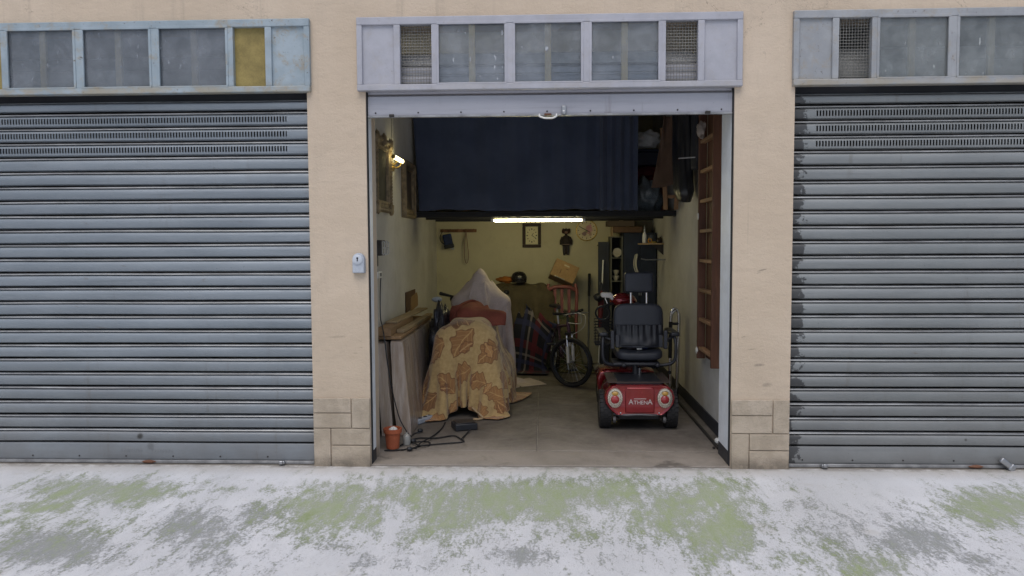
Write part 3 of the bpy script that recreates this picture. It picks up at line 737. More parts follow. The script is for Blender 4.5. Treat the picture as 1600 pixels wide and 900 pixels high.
# ------------------------------------------------------------------ wrapped boards and planks, left
n = NT('film_wrapped_board'); X = n.sep(n.pos)
a = n.noise(16, 6, .7, (1, .9, .09)); b = n.noise(5, 5, .6, (1, 1, .2), dist=1.2)
c = n.mix(n.ramp(n.noise(3, 4, .6, (1, 1, .3)), .3, .7), (.25, .185, .14), (.40, .32, .25))
c = n.mix(n.ramp(a, .38, .70, 0, .7), c, (.56, .51, .48)); c = n.mix(n.ramp(b, .55, .72, 0, .4), c, (.42, .37, .36))
n.col(c); n.set(Roughness=n.ramp(a, .3, .7, .5, .22)); n.bump(n.math('ADD', a, n.math('MULTIPLY', b, .8)), .8, .015); n.b.inputs['Coat Weight'].default_value = .35
FILM = n.m
def wrapped(xb, xt, wd, y0, y1, h, label, seed):
    mb = MB(); NY, NZ = 34, 16; R = []
    for j in range(NZ + 1):
        v = j / NZ; z = .004 + h * v; x = xb + (xt - xb) * v; ring = []
        per = [(0, k / 4) for k in range(4)] + [(k / NY, 1) for k in range(NY)] + [(1, 1 - k / 4) for k in range(4)] + [(1 - k / NY, 0) for k in range(NY)]
        for (py, px) in per:
            q = Vector((px * .6 * 9, (y0 + (y1 - y0) * py) * 11, z * 1.6 + seed))
            d = .010 * mnoise.noise(q) + .008 * mnoise.noise(q * 2.3)
            yy = y0 + (y1 - y0) * py + (d if py in (0, 1) else 0); xx = x + wd * px + (d if px in (0, 1) else 0)
            sq = 1 - .12 * max(0, v - .93) / .07
            ring.append((x + wd / 2 + (xx - x - wd / 2) * sq, yy, z))
        R.append(ring)
    o = mb.rings(R).build('wrapped_board', FILM, smooth=60, loc=(xb + wd / 2, (y0 + y1) / 2, 0))
    tag(o, label, 'board', 'film wrapped boards standing along the left wall')
wrapped(-1.405, XL + .012, .095, .80, 2.75, .79, 'film-wrapped brown board standing closest to the left wall', 1)
wrapped(-1.275, -1.335, .115, .84, 2.80, .80, 'thicker film-wrapped brown board standing on the room side of its twin', 9)
def plank(x0, x1, z0, z1, y0, y1, m, label, tilt=0.0):
    mb = MB().prism([(x0, z0), (x1, z0), (x1, z1), (x0, z1)], lambda u, v: (u, y0, v), lambda u, v: (u + tilt, y1, v))
    tag(mb.build('plank', m, bevel=.004, loc=((x0 + x1) / 2, (y0 + y1) / 2, z0)), label, 'plank', 'planks lying on the wrapped boards')
PLK = mat('plank_wood', (.30, .185, .095), .7, var=.35, scale=5, st=(1, .15, 1)); PLK2 = mat('plank_wood_pale', (.36, .27, .16), .7, var=.3, scale=5, st=(1, .12, 1))
plank(-1.45, -1.25, .812, .84, .92, 2.75, PLK, 'thin wide plank lying under the timber on the wrapped boards')
plank(-1.452, -1.335, .842, .915, .90, 2.05, PLK, 'square-ended timber beam on top of the planks by the left wall')
plank(-1.332, -1.265, .842, .872, 1.15, 2.72, PLK2, 'pale strip of wood on the room side of the plank pile', .03)
plank(-1.45, -1.345, .9165, .935, 1.25, 2.70, PLK2, 'topmost long lath on the plank pile', .06)

# ------------------------------------------------------------------ pot, bottle, power strip, box, cords
t = thing('flower_pot', 'terracotta flower pot on the floor inside the left jamb', 'flower pot', (-1.235, .44, 0))
px, py = -1.24, .44
MB().lathe([(.043, .003), (.05, .006), (.062, .13), (.072, .132), (.074, .165), (.066, .165), (.062, .14), (.0, .13)], (px, py, 0), n=30).build('pot', TERRA, t, smooth=40)
MB().ell((px + .005, py, .143), (.035, .035, .03), 14, 8, .4, 3, 1).build('contents', WHITEPLASTIC, t, smooth=60)
o = MB().lathe([(.03, .002), (.032, .006), (.032, .07), (.02, .085), (.012, .09), (.012, .10), (0, .1)], (-1.15, .56, 0), n=18).build('jar', mat('dusty_glass', (.35, .35, .33), .2, var=.2), smooth=40, loc=(-1.15, .56, 0)); tag(o, 'small dusty jar behind the flower pot', 'jar')
t = thing('power_strip', 'grey power strip on the floor between boards and yellow blanket', 'power strip', (-1.13, 1.55, 0))
R = rotz(math.radians(-28)); MB().obox((-1.12, 1.36, .025), (.03, .13, .022), R).build('body', GREYPLASTIC, t, bevel=.008)
for k in (-1, 0, 1): MB().lathe([(.018, 0), (.018, .003), (.012, .003), (.012, .0005)], Vector((-1.12, 1.36, .0471)) + R @ Vector((0, .075 * k, 0)), (0, 0, 1), 14).build('outlet', BLACKPLASTIC, t)
t = thing('black_box', 'flat black box on the floor before the yellow blanket', 'box', (-.73, 1.08, 0))
R = rotz(math.radians(20)); mb = MB(); mb.obox((-.735, 1.10, .032), (.10, .085, .03), R); mb.build('body', BLACKPLASTIC, t, bevel=.008)
MB().obox((-.735, 1.10, .0655), (.085, .07, .003), R).build('lid', BLACKPLASTIC, t, bevel=.003)
def cord(pts, label, r=.006):
    o = MB().tube(bez(pts, 8), r, 6).build('extension_cord', BLACKRUBBER, smooth=60, loc=pts[0]); tag(o, label, 'cord', 'black cords on the floor by the flower pot')
zf = .009
cord([(-1.19, .50, zf), (-1.1, .72, zf), (-.93, .74, zf), (-.80, .82, zf), (-.72, .70, zf), (-.70, .62, zf), (-.86, .56, zf), (-1.02, .50, zf), (-1.08, .42, zf), (-1.18, .36, zf), (-1.29, .35, zf)], 'long black cord looping on the floor from the flower pot')
cord([(-.67, .99, .02), (-.70, .86, zf), (-.715, .68, zf + .011)], 'short black lead running from the black floor box')
cord([(-1.18, .56, zf), (-1.08, .62, zf), (-.98, .60, zf + .004), (-.96, .52, zf), (-1.02, .46, zf + .011), (-1.1, .56, zf + .011), (-1.13, .68, zf + .003)], 'small black loop of cord beside the flower pot')
cord([(-.93, 1.3, zf), (-.93, 1.1, zf), (-.95, .92, zf), (-.98, .70, zf + .012), (-1.03, .55, zf + .012), (-1.06, .42, zf)], 'black cord coming out from under the yellow blanket')
for (x, y, lb) in ((-1.095, .355, 'black plug lying on the floor before the flower pot'), (-1.105, .945, 'small black plug by the foot of the wrapped boards'), (-1.11, .60, 'dark blue plug connector among the cords')):
    o = MB().lathe([(.006, 0), (.016, .008), (.018, .03), (.012, .045), (.0, .05)], (x - .02, y, .019), (1, .35, 0), 12).build('plug', BLACKPLASTIC, smooth=50, loc=(x, y, 0)); tag(o, lb, 'plug')

# ------------------------------------------------------------------ right wall: ladder, bag, sheet, trestle
t = thing('wooden_ladder', 'reddish-brown wooden ladder hung upright on the right wall', 'ladder', (XR, 1.05, .53))
LADW = mat('ladder_wood', (.12, .05, .028), .7, var=.45, scale=7, st=(1, 1, .15), dirt=.4, dirtc=(.35, .28, .22)); LADR = mat('ladder_rung_wood', (.30, .17, .09), .7, var=.4, scale=7, st=(1, .2, 1), dirt=.3, dirtc=(.4, .34, .28))
for y in (.80, 1.36): MB().box(XR - .085, XR - .015, y, y + .035, .585, 3.15).build('stile', LADW, t, bevel=.004)
MB().box(XR - .012, XR - .002, .98, 1.355, .60, 3.15).build('back_board', LADW, t)
for k in range(10): MB().box(XR - .075, XR - .025, .836, 1.359, .665 + k * .262, .695 + k * .262).build('rung', LADR, t, bevel=.004)
MB().ell((XR - .087, 1.378, .66), (.012, .03, .03), 10, 6, .4, 3, 2).build('paint_blob', WHITEPLASTIC, t, smooth=60)
MB().ell((XR - .087, 1.378, 1.86), (.008, .022, .03), 10, 6, .4, 3, 5).build('paint_blob', WHITEPLASTIC, t, smooth=60)
MB().ell((XR - .10, 1.2, 2.60), (.04, .06, .07), 14, 10, .5, 3, 4).build('rag', mat('rag', (.35, .30, .27), .9, var=.4), t, smooth=60)
BLKFILM = mat('black_garment_film', (.013, .014, .018), .35, var=.3, bump=.8, bscale=18)
mb = MB(); R = []
for j in range(40):
    v = j / 39; z = 2.02 + .98 * v; ring = []
    wdt = .155 * min(1, (.62 + 4.5 * v)) * (1 - .12 * v); dep = .088 * min(1, .6 + 4 * v)
    for k in range(36):
        a = 2 * PI * k / 36
        q = 1 + .22 * mnoise.noise(Vector((math.cos(a) * 2.2, math.sin(a) * 2.2, z * 2.5))) + .12 * mnoise.noise(Vector((math.cos(a) * 5, math.sin(a) * 5, z * 4)))
        ring.append((XR - .125 + dep * math.cos(a) * q, 1.95 + wdt * 1.35 * math.sin(a) * q - .12 * (1 - v) ** 2, z + .02 * math.sin(a)))
    R.append(ring)
o = mb.rings(R).build('garment_bag', BLKFILM, smooth=180, loc=(XR - .12, 1.95, 2.02)); tag(o, 'long black plastic garment bag hanging on the right wall', 'garment bag')
mb = MB(); R = []
for j in range(30):
    v = j / 29; z = 2.30 + .7 * v; ring = []
    for k in range(30):
        a = 2 * PI * k / 30; q = 1 + .25 * mnoise.noise(Vector((math.cos(a) * 2, math.sin(a) * 2, z * 3 + 9)))
        ring.append((XR - .06 + .045 * math.cos(a) * q, 1.62 + .10 * math.sin(a) * q, z))
    R.append(ring)
o = mb.rings(R).build('dark_jacket', mat('dark_jacket', (.018, .02, .028), .8, var=.3), smooth=180, loc=(XR - .06, 1.62, 2.3)); tag(o, 'dark cloth hanging between the garment bag and the ladder', 'jacket')
o = MB().cyl((XR - .002, 1.5, 2.40), (XR - .22, 1.62, 2.40), .006).build('hook_rod', ALU, loc=(XR, 1.5, 2.4)); tag(o, 'thin metal rod sticking out across the black garment bag', 'rod')
# brown sheet
P = []
for j in range(26):
    v = j / 25; row = []
    for i in range(22):
        u = i / 21
        x = 1.235 - .135 * v ** 1.3 * (1 - u) + (.115 + .02 * v) * u - .02 * (1 - v)
        y = 2.55 + .10 * math.sin(u * 5 + v) * (.4 + .6 * v) * .5 + .03 * mnoise.noise(Vector((u * 4, v * 4, 2)))
        row.append((x, y, 2.95 - .70 * v - .05 * (1 - u) * v - .02 * math.sin(u * 3)))
    P.append(row)
o = MB().grid(P).build('brown_sheet', mat('brown_paper', (.11, .066, .045), .8, var=.3, scale=5, bump=.4, bscale=20), smooth=180, loc=(1.25, 2.55, 2.2)); sm = o.modifiers.new('thickness', 'SOLIDIFY'); sm.thickness = .006
tag(o, 'brown sheet hanging at the right end of the loft over wooden legs', 'sheet')
t = thing('wooden_trestle', 'pale wooden trestle legs hanging below the brown sheet on the right wall', 'trestle', (1.3, 2.62, 1.97))
for (x0, x1) in ((1.215, 1.255), (1.375, 1.365)): MB().prism([(-.022, 0), (.022, 0), (.022, 1), (-.022, 1)], lambda u, v, a=x1, b=x0: (a + (b - a) * v + u, 2.60, 1.97 + .85 * v), lambda u, v, a=x1, b=x0: (a + (b - a) * v + u, 2.625, 1.97 + .85 * v)).build('leg', mat('trestle_wood', (.33, .19, .10), .7, var=.3, st=(1, 1, .2)), t, bevel=.003)
MB().box(1.23, 1.38, 2.627, 2.645, 2.09, 2.125).build('crossbar', mat('trestle_wood', (.33, .19, .10)), t, bevel=.003)
t = thing('wire_rack', 'small dark wire rack high on the right wall behind the garment bag', 'rack', (1.41, 2.3, 2.7))
for z in (2.7, 2.78, 2.86): MB().cyl((1.40, 2.05, z), (1.40, 2.45, z), .004, n=6).build('wire', IRON, t)
for y in (2.05, 2.25, 2.45): MB().cyl((1.405, y, 2.69), (1.405, y, 2.95), .004, n=6).build('wire', IRON, t)

# floor strip, white lump
o = MB().box(1.325, 1.345, .45, 2.25, .001, .022).build('floor_strip', IRON, bevel=.003, loc=(1.335, 1.3, 0)); tag(o, 'thin dark metal strip lying along the foot of the right wall', 'strip')
o = MB().ell((1.375, .62, .025), (.035, .045, .028), 16, 10, .4, 3, 6, .002).build('white_lump', WHITEPLASTIC, smooth=60, loc=(1.375, .62, 0)); tag(o, 'crumpled white scrap on the floor by the right jamb', 'scrap')
o = MB().ell((1.305, .48, .008), (.012, .012, .01), 8, 6, .4, 3, 6, .001).build('crumb', IRON, smooth=60, loc=(1.305, .48, 0)); tag(o, 'tiny dark crumb on the floor near the end of the metal strip', 'crumb')

# ------------------------------------------------------------------ back wall: pegs, clocks, doll
YW = YB - .002
t = thing('peg_rail', 'brown wooden peg rail on the back wall, left corner', 'peg rail', (-1.17, YB, 1.77))
MB().box(-1.415, -.925, YW - .02, YW, 1.772, 1.815).build('board', WOOD, t, bevel=.003)
for k in range(5): MB().lathe([(.009, 0), (.009, .03), (.016, .034), (.016, .042), (0, .045)], (-1.38 + k * .105, YW - .02, 1.792), (0, -1, .25), 12).build('peg', WOOD, t, smooth=40)
t = thing('blue_bag', 'small blue and black bag hanging from the peg rail', 'bag', (-1.3, 4.74, 1.54))
R = Matrix.Rotation(math.radians(-12), 3, 'Y')
MB().obox((-1.305, 4.745, 1.66), (.058, .03, .09), R).build('body', mat('blue_nylon', (.012, .03, .12), .6, var=.5, scale=20), t, bevel=.018, seg=3)
MB().obox((-1.29, 4.742, 1.585), (.066, .036, .026), R).build('pocket', BLACKPLASTIC, t, bevel=.01)
MB().tube(bez([(-1.375, 4.76, 1.79), (-1.41, 4.745, 1.72), (-1.40, 4.74, 1.65), (-1.35, 4.74, 1.61)], 5), .006, 6).build('strap', BLACKPLASTIC, t)
MB().obox((-1.24, 4.74, 1.552), (.022, .008, .012), R).build('buckle', ALU, t, bevel=.003)
P = bez([(-1.065, 4.755, 1.78), (-1.085, 4.75, 1.60), (-1.088, 4.75, 1.44), (-1.06, 4.75, 1.352), (-1.032, 4.75, 1.44), (-1.045, 4.75, 1.60), (-1.065, 4.755, 1.778)], 8)
mb = MB(); mb.rings([[p + Vector((0, -.012, 0)), p + Vector((0, .012, 0)), p + Vector((.005, .012, .002)), p + Vector((.005, -.012, .002))] for p in P])
tag(mb.build('red_strap', mat('red_leather', (.14, .022, .026), .5, var=.2), smooth=40, loc=(-1.06, 4.75, 1.35)), 'dark red strap loop hanging from the peg rail', 'strap')
t = thing('square_clock', 'dark wood framed rectangular wall clock on the back wall', 'clock', (-.18, YB, 1.57))
x0, x1, z0, z1 = -.305, -.055, 1.563, 1.887; w = .042
FRW = mat('clock_wood', (.03, .013, .008), .65, var=.3)
for b in ((x0, x1, z0, z0 + w), (x0, x1, z1 - w, z1), (x0, x0 + w, z0 + w + .0006, z1 - w - .0006), (x1 - w, x1, z0 + w + .0006, z1 - w - .0006)): MB().box(b[0], b[1], YW - .032, YW, b[2], b[3]).build('frame', FRW, t, bevel=.006)
MB().box(x0 + w, x1 - w, YW - .014, YW - .004, z0 + w, z1 - w).build('dial', mat('clock_dial', (.60, .55, .32), .5, var=.06), t)
cx, cz = (x0 + x1) / 2, (z0 + z1) / 2
for k in range(12):
    a = 2 * PI * k / 12; q = MB().obox((cx + .062 * math.sin(a), YW - .0155, cz + .086 * math.cos(a)), (.004 if k % 3 else .007, .001, .009), Matrix.Rotation(a, 3, 'Y')); q.build('hour_mark', BLACKPLASTIC, t)
for a, l in ((math.radians(122), .06), (math.radians(35), .04)):
    MB().obox((cx + l / 2 * math.sin(a), YW - .0185, cz + l / 2 * math.cos(a)), (.0035, .001, l / 2), Matrix.Rotation(a, 3, 'Y')).build('hand', BLACKPLASTIC, t)
MB().torus((cx, YW - .01, z1 + .012), (0, 1, 0), .011, .003, 14, 6).build('hanger', BRASS, t)
t = thing('round_clock', 'round cream wall clock with pink flower print on the back wall', 'clock', (.55, YB, 1.65))
n = NT('floral_dial'); X = n.sep(n.pos)
dx = n.math('SUBTRACT', X[0], .555); dz = n.math('SUBTRACT', X[2], 1.79)
c = n.mix(n.ramp(n.noise(12, 3, .6), .3, .7), (.50, .42, .26), (.62, .54, .36))
def blob(c, bx, bz, r, colr):
    d = n.math('POWER', n.math('ADD', n.math('POWER', n.math('SUBTRACT', dx, bx), 2), n.math('POWER', n.math('SUBTRACT', dz, bz), 2)), .5)
    d = n.math('ADD', d, n.math('MULTIPLY', n.math('SUBTRACT', n.noise(45, 3, .6), .5), r * 1.1))
    return n.mix(n.ramp(d, r, r * .75, 0, .85), c, colr)
for bx, bz, r, colr in ((.03, .03, .042, (.42, .15, .20)), (.055, .005, .03, (.50, .26, .28)), (.02, -.02, .03, (.45, .17, .2)), (-.03, -.045, .034, (.16, .07, .10)), (.05, -.05, .025, (.34, .20, .16)), (.045, .06, .022, (.48, .2, .26)), (0, -.01, .02, (.2, .2, .08))): c = blob(c, bx, bz, r, colr)
n.col(c); n.set(Roughness=.5)
MB().lathe([(.132, 0), (.132, .012), (0, .012)], (.555, YW, 1.79), (0, -1, 0), 44).build('dial', n.m, t, smooth=40)
MB().torus((.555, YW - .012, 1.79), (0, 1, 0), .137, .0085, 48, 8).build('rim', BRASS, t, smooth=60)
for k in range(12):
    a = 2 * PI * k / 12; MB().obox((.555 + .108 * math.sin(a), YW - .0135, 1.79 + .108 * math.cos(a)), (.0035, .001, .011), Matrix.Rotation(a, 3, 'Y')).build('hour_mark', FRW, t)
for a, l in ((math.radians(-62), .105), (math.radians(118), .05)): MB().obox((.555 + l / 2 * math.sin(a), YW - .0165, 1.79 + l / 2 * math.cos(a)), (.0045, .001, l / 2), Matrix.Rotation(a, 3, 'Y')).build('hand', BLACKPLASTIC, t)
t = thing('hanging_doll', 'dark cloth doll hanging on the back wall between the two clocks', 'doll', (.28, 4.77, 1.46))
dc = (.28, 4.775); CL = mat('doll_cloth', (.03, .022, .022), .85, var=.4, scale=30)
MB().lathe([(.012, .0), (.02, .004), (.026, .08), (.030, .11), (.062, .118), (.066, .15), (.055, .2), (.045, .235), (.02, .25), (.016, .262), (.024, .27), (.036, .29), (.038, .31), (.03, .335), (.0, .345)], (dc[0], dc[1], 1.475), (0, 0, 1), 20).build('body', CL, t, smooth=60)
for s in (-1, 1):
    MB().tube([(dc[0] + s * .045, dc[1], 1.70), (dc[0] + s * .068, dc[1] - .005, 1.65), (dc[0] + s * .072, dc[1] - .01, 1.60)], [.019, .018, .013], 10).build('arm', CL, t, smooth=60)
    MB().tube([(dc[0] + s * .026, dc[1], 1.60), (dc[0] + s * .027, dc[1], 1.51), (dc[0] + s * .026, dc[1] - .006, 1.462)], [.021, .018, .013], 10).build('leg', mat('doll_leg', (.04, .035, .045), .8), t, smooth=60)
    MB().ell((dc[0] + s * .038, dc[1] - .004, 1.782), (.019, .024, .034), 14, 10, .3, 3, s).build('hair_bunch', mat('doll_hair', (.045, .016, .012), .9), t, smooth=60)
MB().ell((dc[0], dc[1] - .022, 1.772), (.025, .016, .028), 14, 10).build('face', mat('doll_face', (.22, .12, .09), .7), t, smooth=60)
MB().torus((dc[0], dc[1], 1.603), (0, 0, 1), .064, .004, 20, 6).build('hem', mat('doll_hem', (.35, .26, .22), .8), t)
MB().tube([(dc[0], dc[1], 1.81), (dc[0], YW - .004, 1.90)], .0015, 5).build('thread', BRASS, t)

# ------------------------------------------------------------------ back right: cabinets, boxes, shelf
t = thing('tall_cabinet', 'tall navy cabinet in the back right corner', 'cabinet', (1.19, 4.5, 0))
MB().box(1.0, 1.415, 4.32, 4.78, .003, 1.75).build('carcass', NAVYCAB, t, bevel=.005)
for (a, b) in ((1.005, 1.205), (1.21, 1.41)): MB().box(a, b, 4.30, 4.318, .06, 1.735).build('door', NAVYCAB, t, bevel=.004)
for x in (1.195, 1.22): MB().box(x - .006, x + .006, 4.285, 4.299, .95, 1.05).build('handle', ALU, t, bevel=.002)
t = thing('open_shelf', 'narrow open shelf unit holding dishes left of the navy cabinet', 'shelf', (.92, 4.5, 0))
GW = mat('shelf_paint', (.12, .12, .095), .6)
for x in (.845, .985): MB().box(x - .008, x + .008, 4.36, 4.72, .003, 1.70).build('side', GW, t)
for z in (.05, .45, .85, 1.12, 1.42, 1.69): MB().box(.8535, .9765, 4.36, 4.72, z, z + .014).build('board', GW, t)
MB().box(.8535, .9765, 4.705, 4.719, .003, 1.689).build('back', DARKM, t)
DISH = mat('cream_dish', (.45, .42, .33), .35, var=.1)
for (z, r, lb) in ((1.434, .052, 'cream bowl on the upper board of the narrow shelf'), (1.134, .045, 'stacked cream dishes on the middle board of the narrow shelf'), (1.205, .04, 'small cream cup on top of the dishes in the narrow shelf')):
    o = MB().lathe([(.02, 0), (.022, .006), (r, .045), (r, .065), (r - .006, .065), (.02, .012), (0, .012)], (.915, 4.45, z), n=24).build('bowl', DISH, smooth=40, loc=(.915, 4.45, z)); tag(o, lb, 'bowl')
o = MB().lathe([(.0, 0), (.03, .002), (.056, .008), (.058, .012), (.03, .006), (0, .006)], (.925, 4.405, 1.497), (0, -1, .2), n=28).build('plate', DISH, smooth=40, loc=(.925, 4.41, 1.44)); tag(o, 'round cream plate standing upright in the narrow shelf', 'plate')
t = thing('low_panel', 'dark wood panel leaning beside the narrow shelf at the back wall', 'panel', (.76, 4.6, 0))
MB().box(.685, .83, 4.45, 4.5, .003, 1.635).build('panel', mat('navy_board', (.018, .022, .035), .6, var=.3), t, bevel=.004); MB().box(.69, .825, 4.501, 4.7, 1.58, 1.6).build('cleat', DARKM, t)
def cbox(x0, x1, y0, y1, z0, z1, m, label):
    t = thing('cardboard_box', label, 'box', ((x0 + x1) / 2, (y0 + y1) / 2, z0), 'boxes stacked on the cabinets')
    MB().box(x0, x1, y0, y1, z0, z1).build('carton', m, t, bevel=.004); MB().box((x0 + x1) / 2 - .025, (x0 + x1) / 2 + .025, y0 - .0015, y1, z1, z1 + .001).build('tape', BATTEN, t)
cbox(.87, 1.24, 4.33, 4.7, 1.7545, 1.83, CARDD, 'flat brown box on top of the navy cabinet')
cbox(.80, 1.14, 4.34, 4.7, 1.834, 1.905, mat('grey_card', (.10, .075, .055), .8), 'long grey-brown box stacked highest on the cabinet')
cbox(.765, .83, 4.40, 4.6, 1.70, 1.7999, CARD, 'small light cardboard box at the left of the cabinet top') if False else None
o = MB().box(.855, .868, 4.37, 4.6, 1.7055, 1.83).build('wood_block', WOODL, bevel=.003, loc=(.86, 4.48, 1.705)); tag(o, 'small pale wooden block under the box on the shelf top', 'block')
t = thing('wall_shelf', 'small wooden wall shelf holding bottles on the right wall', 'shelf', (1.28, 3.9, 1.6))
MB().box(1.14, XR - .001, 3.80, 4.02, 1.60, 1.618).build('board', WOODL, t, bevel=.003)
MB().prism([(0, 0), (.14, 0), (0, -.13)], lambda u, v: (XR - .001 - u, 3.84, 1.5995 + v), lambda u, v: (XR - .001 - u, 3.855, 1.5995 + v)).build('bracket', IRON, t)
t = thing('spray_bottle', 'white spray bottle at the left end of the wall shelf', 'bottle', (1.205, 3.88, 1.619))
MB().lathe([(.024, 0), (.027, .004), (.027, .09), (.02, .115), (.010, .13), (.010, .145)], (1.205, 3.88, 1.619), n=20).build('bottle', WHITEPLASTIC, t, smooth=40)
MB().lathe([(.011, 0), (.011, .03), (.005, .034), (.004, .06), (0, .06)], (1.205, 3.88, 1.7645), n=14).build('nozzle', GREYPLASTIC, t, smooth=40)
o = MB().lathe([(.032, 0), (.032, .09), (.028, .1), (.0, .1)], (1.29, 3.93, 1.619), n=20).build('tin_can', mat('grey_tin', (.12, .14, .17), .4, .5), smooth=40, loc=(1.29, 3.93, 1.619)); tag(o, 'grey tin at the back of the wall shelf', 'tin')
o = MB().torus((1.265, 3.84, 1.648), (.3, 1, 0), .022, .008, 20, 8).build('tape_roll', mat('orange_tape', (.45, .22, .03), .5), smooth=60, loc=(1.265, 3.84, 1.619)); tag(o, 'yellow-orange tape roll standing on the wall shelf', 'tape roll')
o = MB().torus((1.315, 3.85, 1.629), (0, 0, 1), .024, .009, 20, 8).build('tape_roll', mat('yellow_tape', (.40, .30, .05), .5), smooth=60, loc=(1.315, 3.85, 1.619)); tag(o, 'yellow tape roll lying flat on the wall shelf', 'tape roll')
for i, (x, z, lb) in enumerate(((1.365, 0, 'dark jar at the right end of the wall shelf'), (1.40, 0, 'small black bottle against the wall at the end of the shelf'))):
    o = MB().lathe([(.018, 0), (.02, .004), (.02, .045 + .012 * i), (.012, .055 + .012 * i), (.012, .065 + .012 * i), (0, .065 + .012 * i)], (x, 3.85 + .05 * i, 1.619), n=16).build('jar', mat('dark_jar', (.04, .03, .02), .3), smooth=40, loc=(x, 3.85, 1.619)); tag(o, lb, 'jar')
t = thing('wall_hook', 'metal hook arm on the right wall below the small shelf', 'hook', (XR, 3.7, 1.42))
MB().tube([(XR - .001, 3.7, 1.42), (1.2, 3.7, 1.42), (1.12, 3.7, 1.435)], .008).build('arm', ALU, t, smooth=60); MB().ell((1.115, 3.7, 1.44), (.026, .02, .026), 14, 10).build('knob', BLACKPLASTIC, t, smooth=60)
P = []
for j in range(20):
    v = j / 19; P.append([(1.085 - .045 * math.sin(v * 2.2) * .6 - .012 + .03 * u + .02 * v * v * 1.5, 3.68 + .02 * math.sin(u * 6), 1.472 - .20 * v + .02 * (1 - (2 * u - 1) ** 2) * (1 - v)) for u in [i / 8 for i in range(9)]])
o = MB().grid(P).build('white_rag', mat('white_rag', (.52, .50, .42), .9, var=.15), smooth=180, loc=(1.07, 3.68, 1.27)); sm = o.modifiers.new('thickness', 'SOLIDIFY'); sm.thickness = .01; tag(o, 'cream rag hanging from the hook arm before the navy cabinet', 'rag')
def pole(a, b, r, m, name, label, cat, head=None):
    t = thing(name, label, cat, b); MB().cyl(a, b, r, n=10).build('shaft', m, t, smooth=40)
    if head: head(t)
pole((.585, 4.70, 1.20), (.545, 4.25, .03), .014, mat('grey_shaft', (.09, .09, .09), .5), 'broom', 'dark stick with foam grip leaning at the back wall right of the cardboard box', 'broom', lambda t: (MB().cyl((.586, 4.705, 1.21), (.5755, 4.59, .92), .019, n=12).build('grip', BLACKRUBBER, t, smooth=40), MB().box(.48, .61, 4.21, 4.28, .003, .06).build('brush_head', BLACKPLASTIC, t, bevel=.01)))
pole((.745, 4.40, 1.40), (.66, 4.05, .04), .010, WHITEPLASTIC, 'mop', 'thin white pole leaning before the dark panel behind the scooter mirror', 'mop', lambda t: MB().ell((.655, 4.03, .06), (.06, .06, .055), 14, 8, .3, 3, 1, .003).build('mop_head', mat('mop_grey', (.2, .19, .18), .9), t, smooth=60))
mb = MB(); mb.lathe([(.006, 0), (.012, .02), (.03, .25), (.035, .36), (.02, .45), (.008, .5)], (.655, 3.75, .55), (.05, .1, 1), 14)
t = thing('folded_umbrella', 'folded dark red umbrella standing between bicycle and scooter', 'umbrella', (.65, 3.75, 0)); mb.build('canopy', mat('red_umbrella', (.11, .008, .014), .6, var=.4, scale=15), t, smooth=60)
MB().tube([(.645, 3.74, .004), (.655, 3.75, .55)], .005, 8).build('ferrule', ALU, t); MB().tube(bez([(.68, 3.80, 1.045), (.683, 3.805, 1.12), (.665, 3.80, 1.14), (.65, 3.80, 1.115)], 4), .010).build('handle', BLACKPLASTIC, t, smooth=60)
o = MB().ell((.635, 3.70, .97), (.06, .05, .05), 18, 12, .4, 3, 3).build('black_pouch', BLACKPLASTIC, smooth=60, loc=(.635, 3.7, .95)); tag(o, 'small black pouch on top of the red umbrella', 'pouch')

# ------------------------------------------------------------------ chair with cardboard box, back wall
t = thing('plastic_chair', 'pink-red plastic garden chair at the back wall under the cardboard box', 'chair', (.2, 4.45, 0))
PK = mat('pink_plastic', (.21, .065, .055), .45, var=.15)
for x, y in ((.02, 4.25), (.40, 4.25)):
    MB().tube([(x, y, .003), (x + (.012 if x < .2 else -.012), y + .03, .45), (x, y + .02, 1.0), (x + (.02 if x < .2 else -.02), y + .04, 1.10)], [.02, .022, .022, .02], 10).build('front_upright', PK, t, smooth=60)
for x in (.05, .37): MB().tube([(x, 4.70, .003), (x, 4.66, .45)], .02, 10).build('leg', PK, t, smooth=60)
MB().box(.03, .39, 4.27, 4.68, .43, .455).build('seat', PK, t, bevel=.01)
MB().tube(bez([(.015, 4.28, 1.0), (.1, 4.265, 1.055), (.21, 4.26, 1.065), (.32, 4.265, 1.055), (.405, 4.28, 1.0)], 5), .024, 10).build('top_rail', PK, t, smooth=60)
for x in (.12, .21, .30): MB().box(x - .02, x + .02, 4.262, 4.276, .455, 1.04).build('back_slat', PK, t, bevel=.004)
t = thing('cardboard_box', 'tilted open brown cardboard box perched on the plastic chair', 'box', (.21, 4.3, 1.1))
R = Matrix.Rotation(math.radians(24), 3, 'Y') @ Matrix.Rotation(math.radians(-18), 3, 'X')
c = Vector((.235, 4.40, 1.235)); h = Vector((.155, .11, .115))
for nm, cc, hh in (('front', (0, -h.y, 0), (h.x, .003, h.z)), ('back', (0, h.y, 0), (h.x, .003, h.z)), ('side', (-h.x, 0, 0), (.003, h.y - .004, h.z)), ('side', (h.x, 0, 0), (.003, h.y - .004, h.z)), ('top', (0, 0, h.z), (h.x, h.y - .004, .003)), ('bottom', (0, 0, -h.z), (h.x - .004, h.y - .004, .003))):
    MB().obox(c + R @ Vector(cc), hh, R).build(nm, CARD, t, bevel=.001)
MB().obox(c + R @ Vector((.0, -h.y - .0042, .07)), (.035, .001, .009), R).build('hand_hole', mat('hole_pale', (.5, .43, .3), .9), t)
MB().obox(c + R @ Vector((-.05, -h.y - .0042, -.03)), (.004, .001, .03), R).build('print_mark', CARDD, t)
MB().obox(c + R @ Vector((.02, -h.y - .0042, .03)), (.02, .001, .003), R).build('print_mark', CARDD, t)
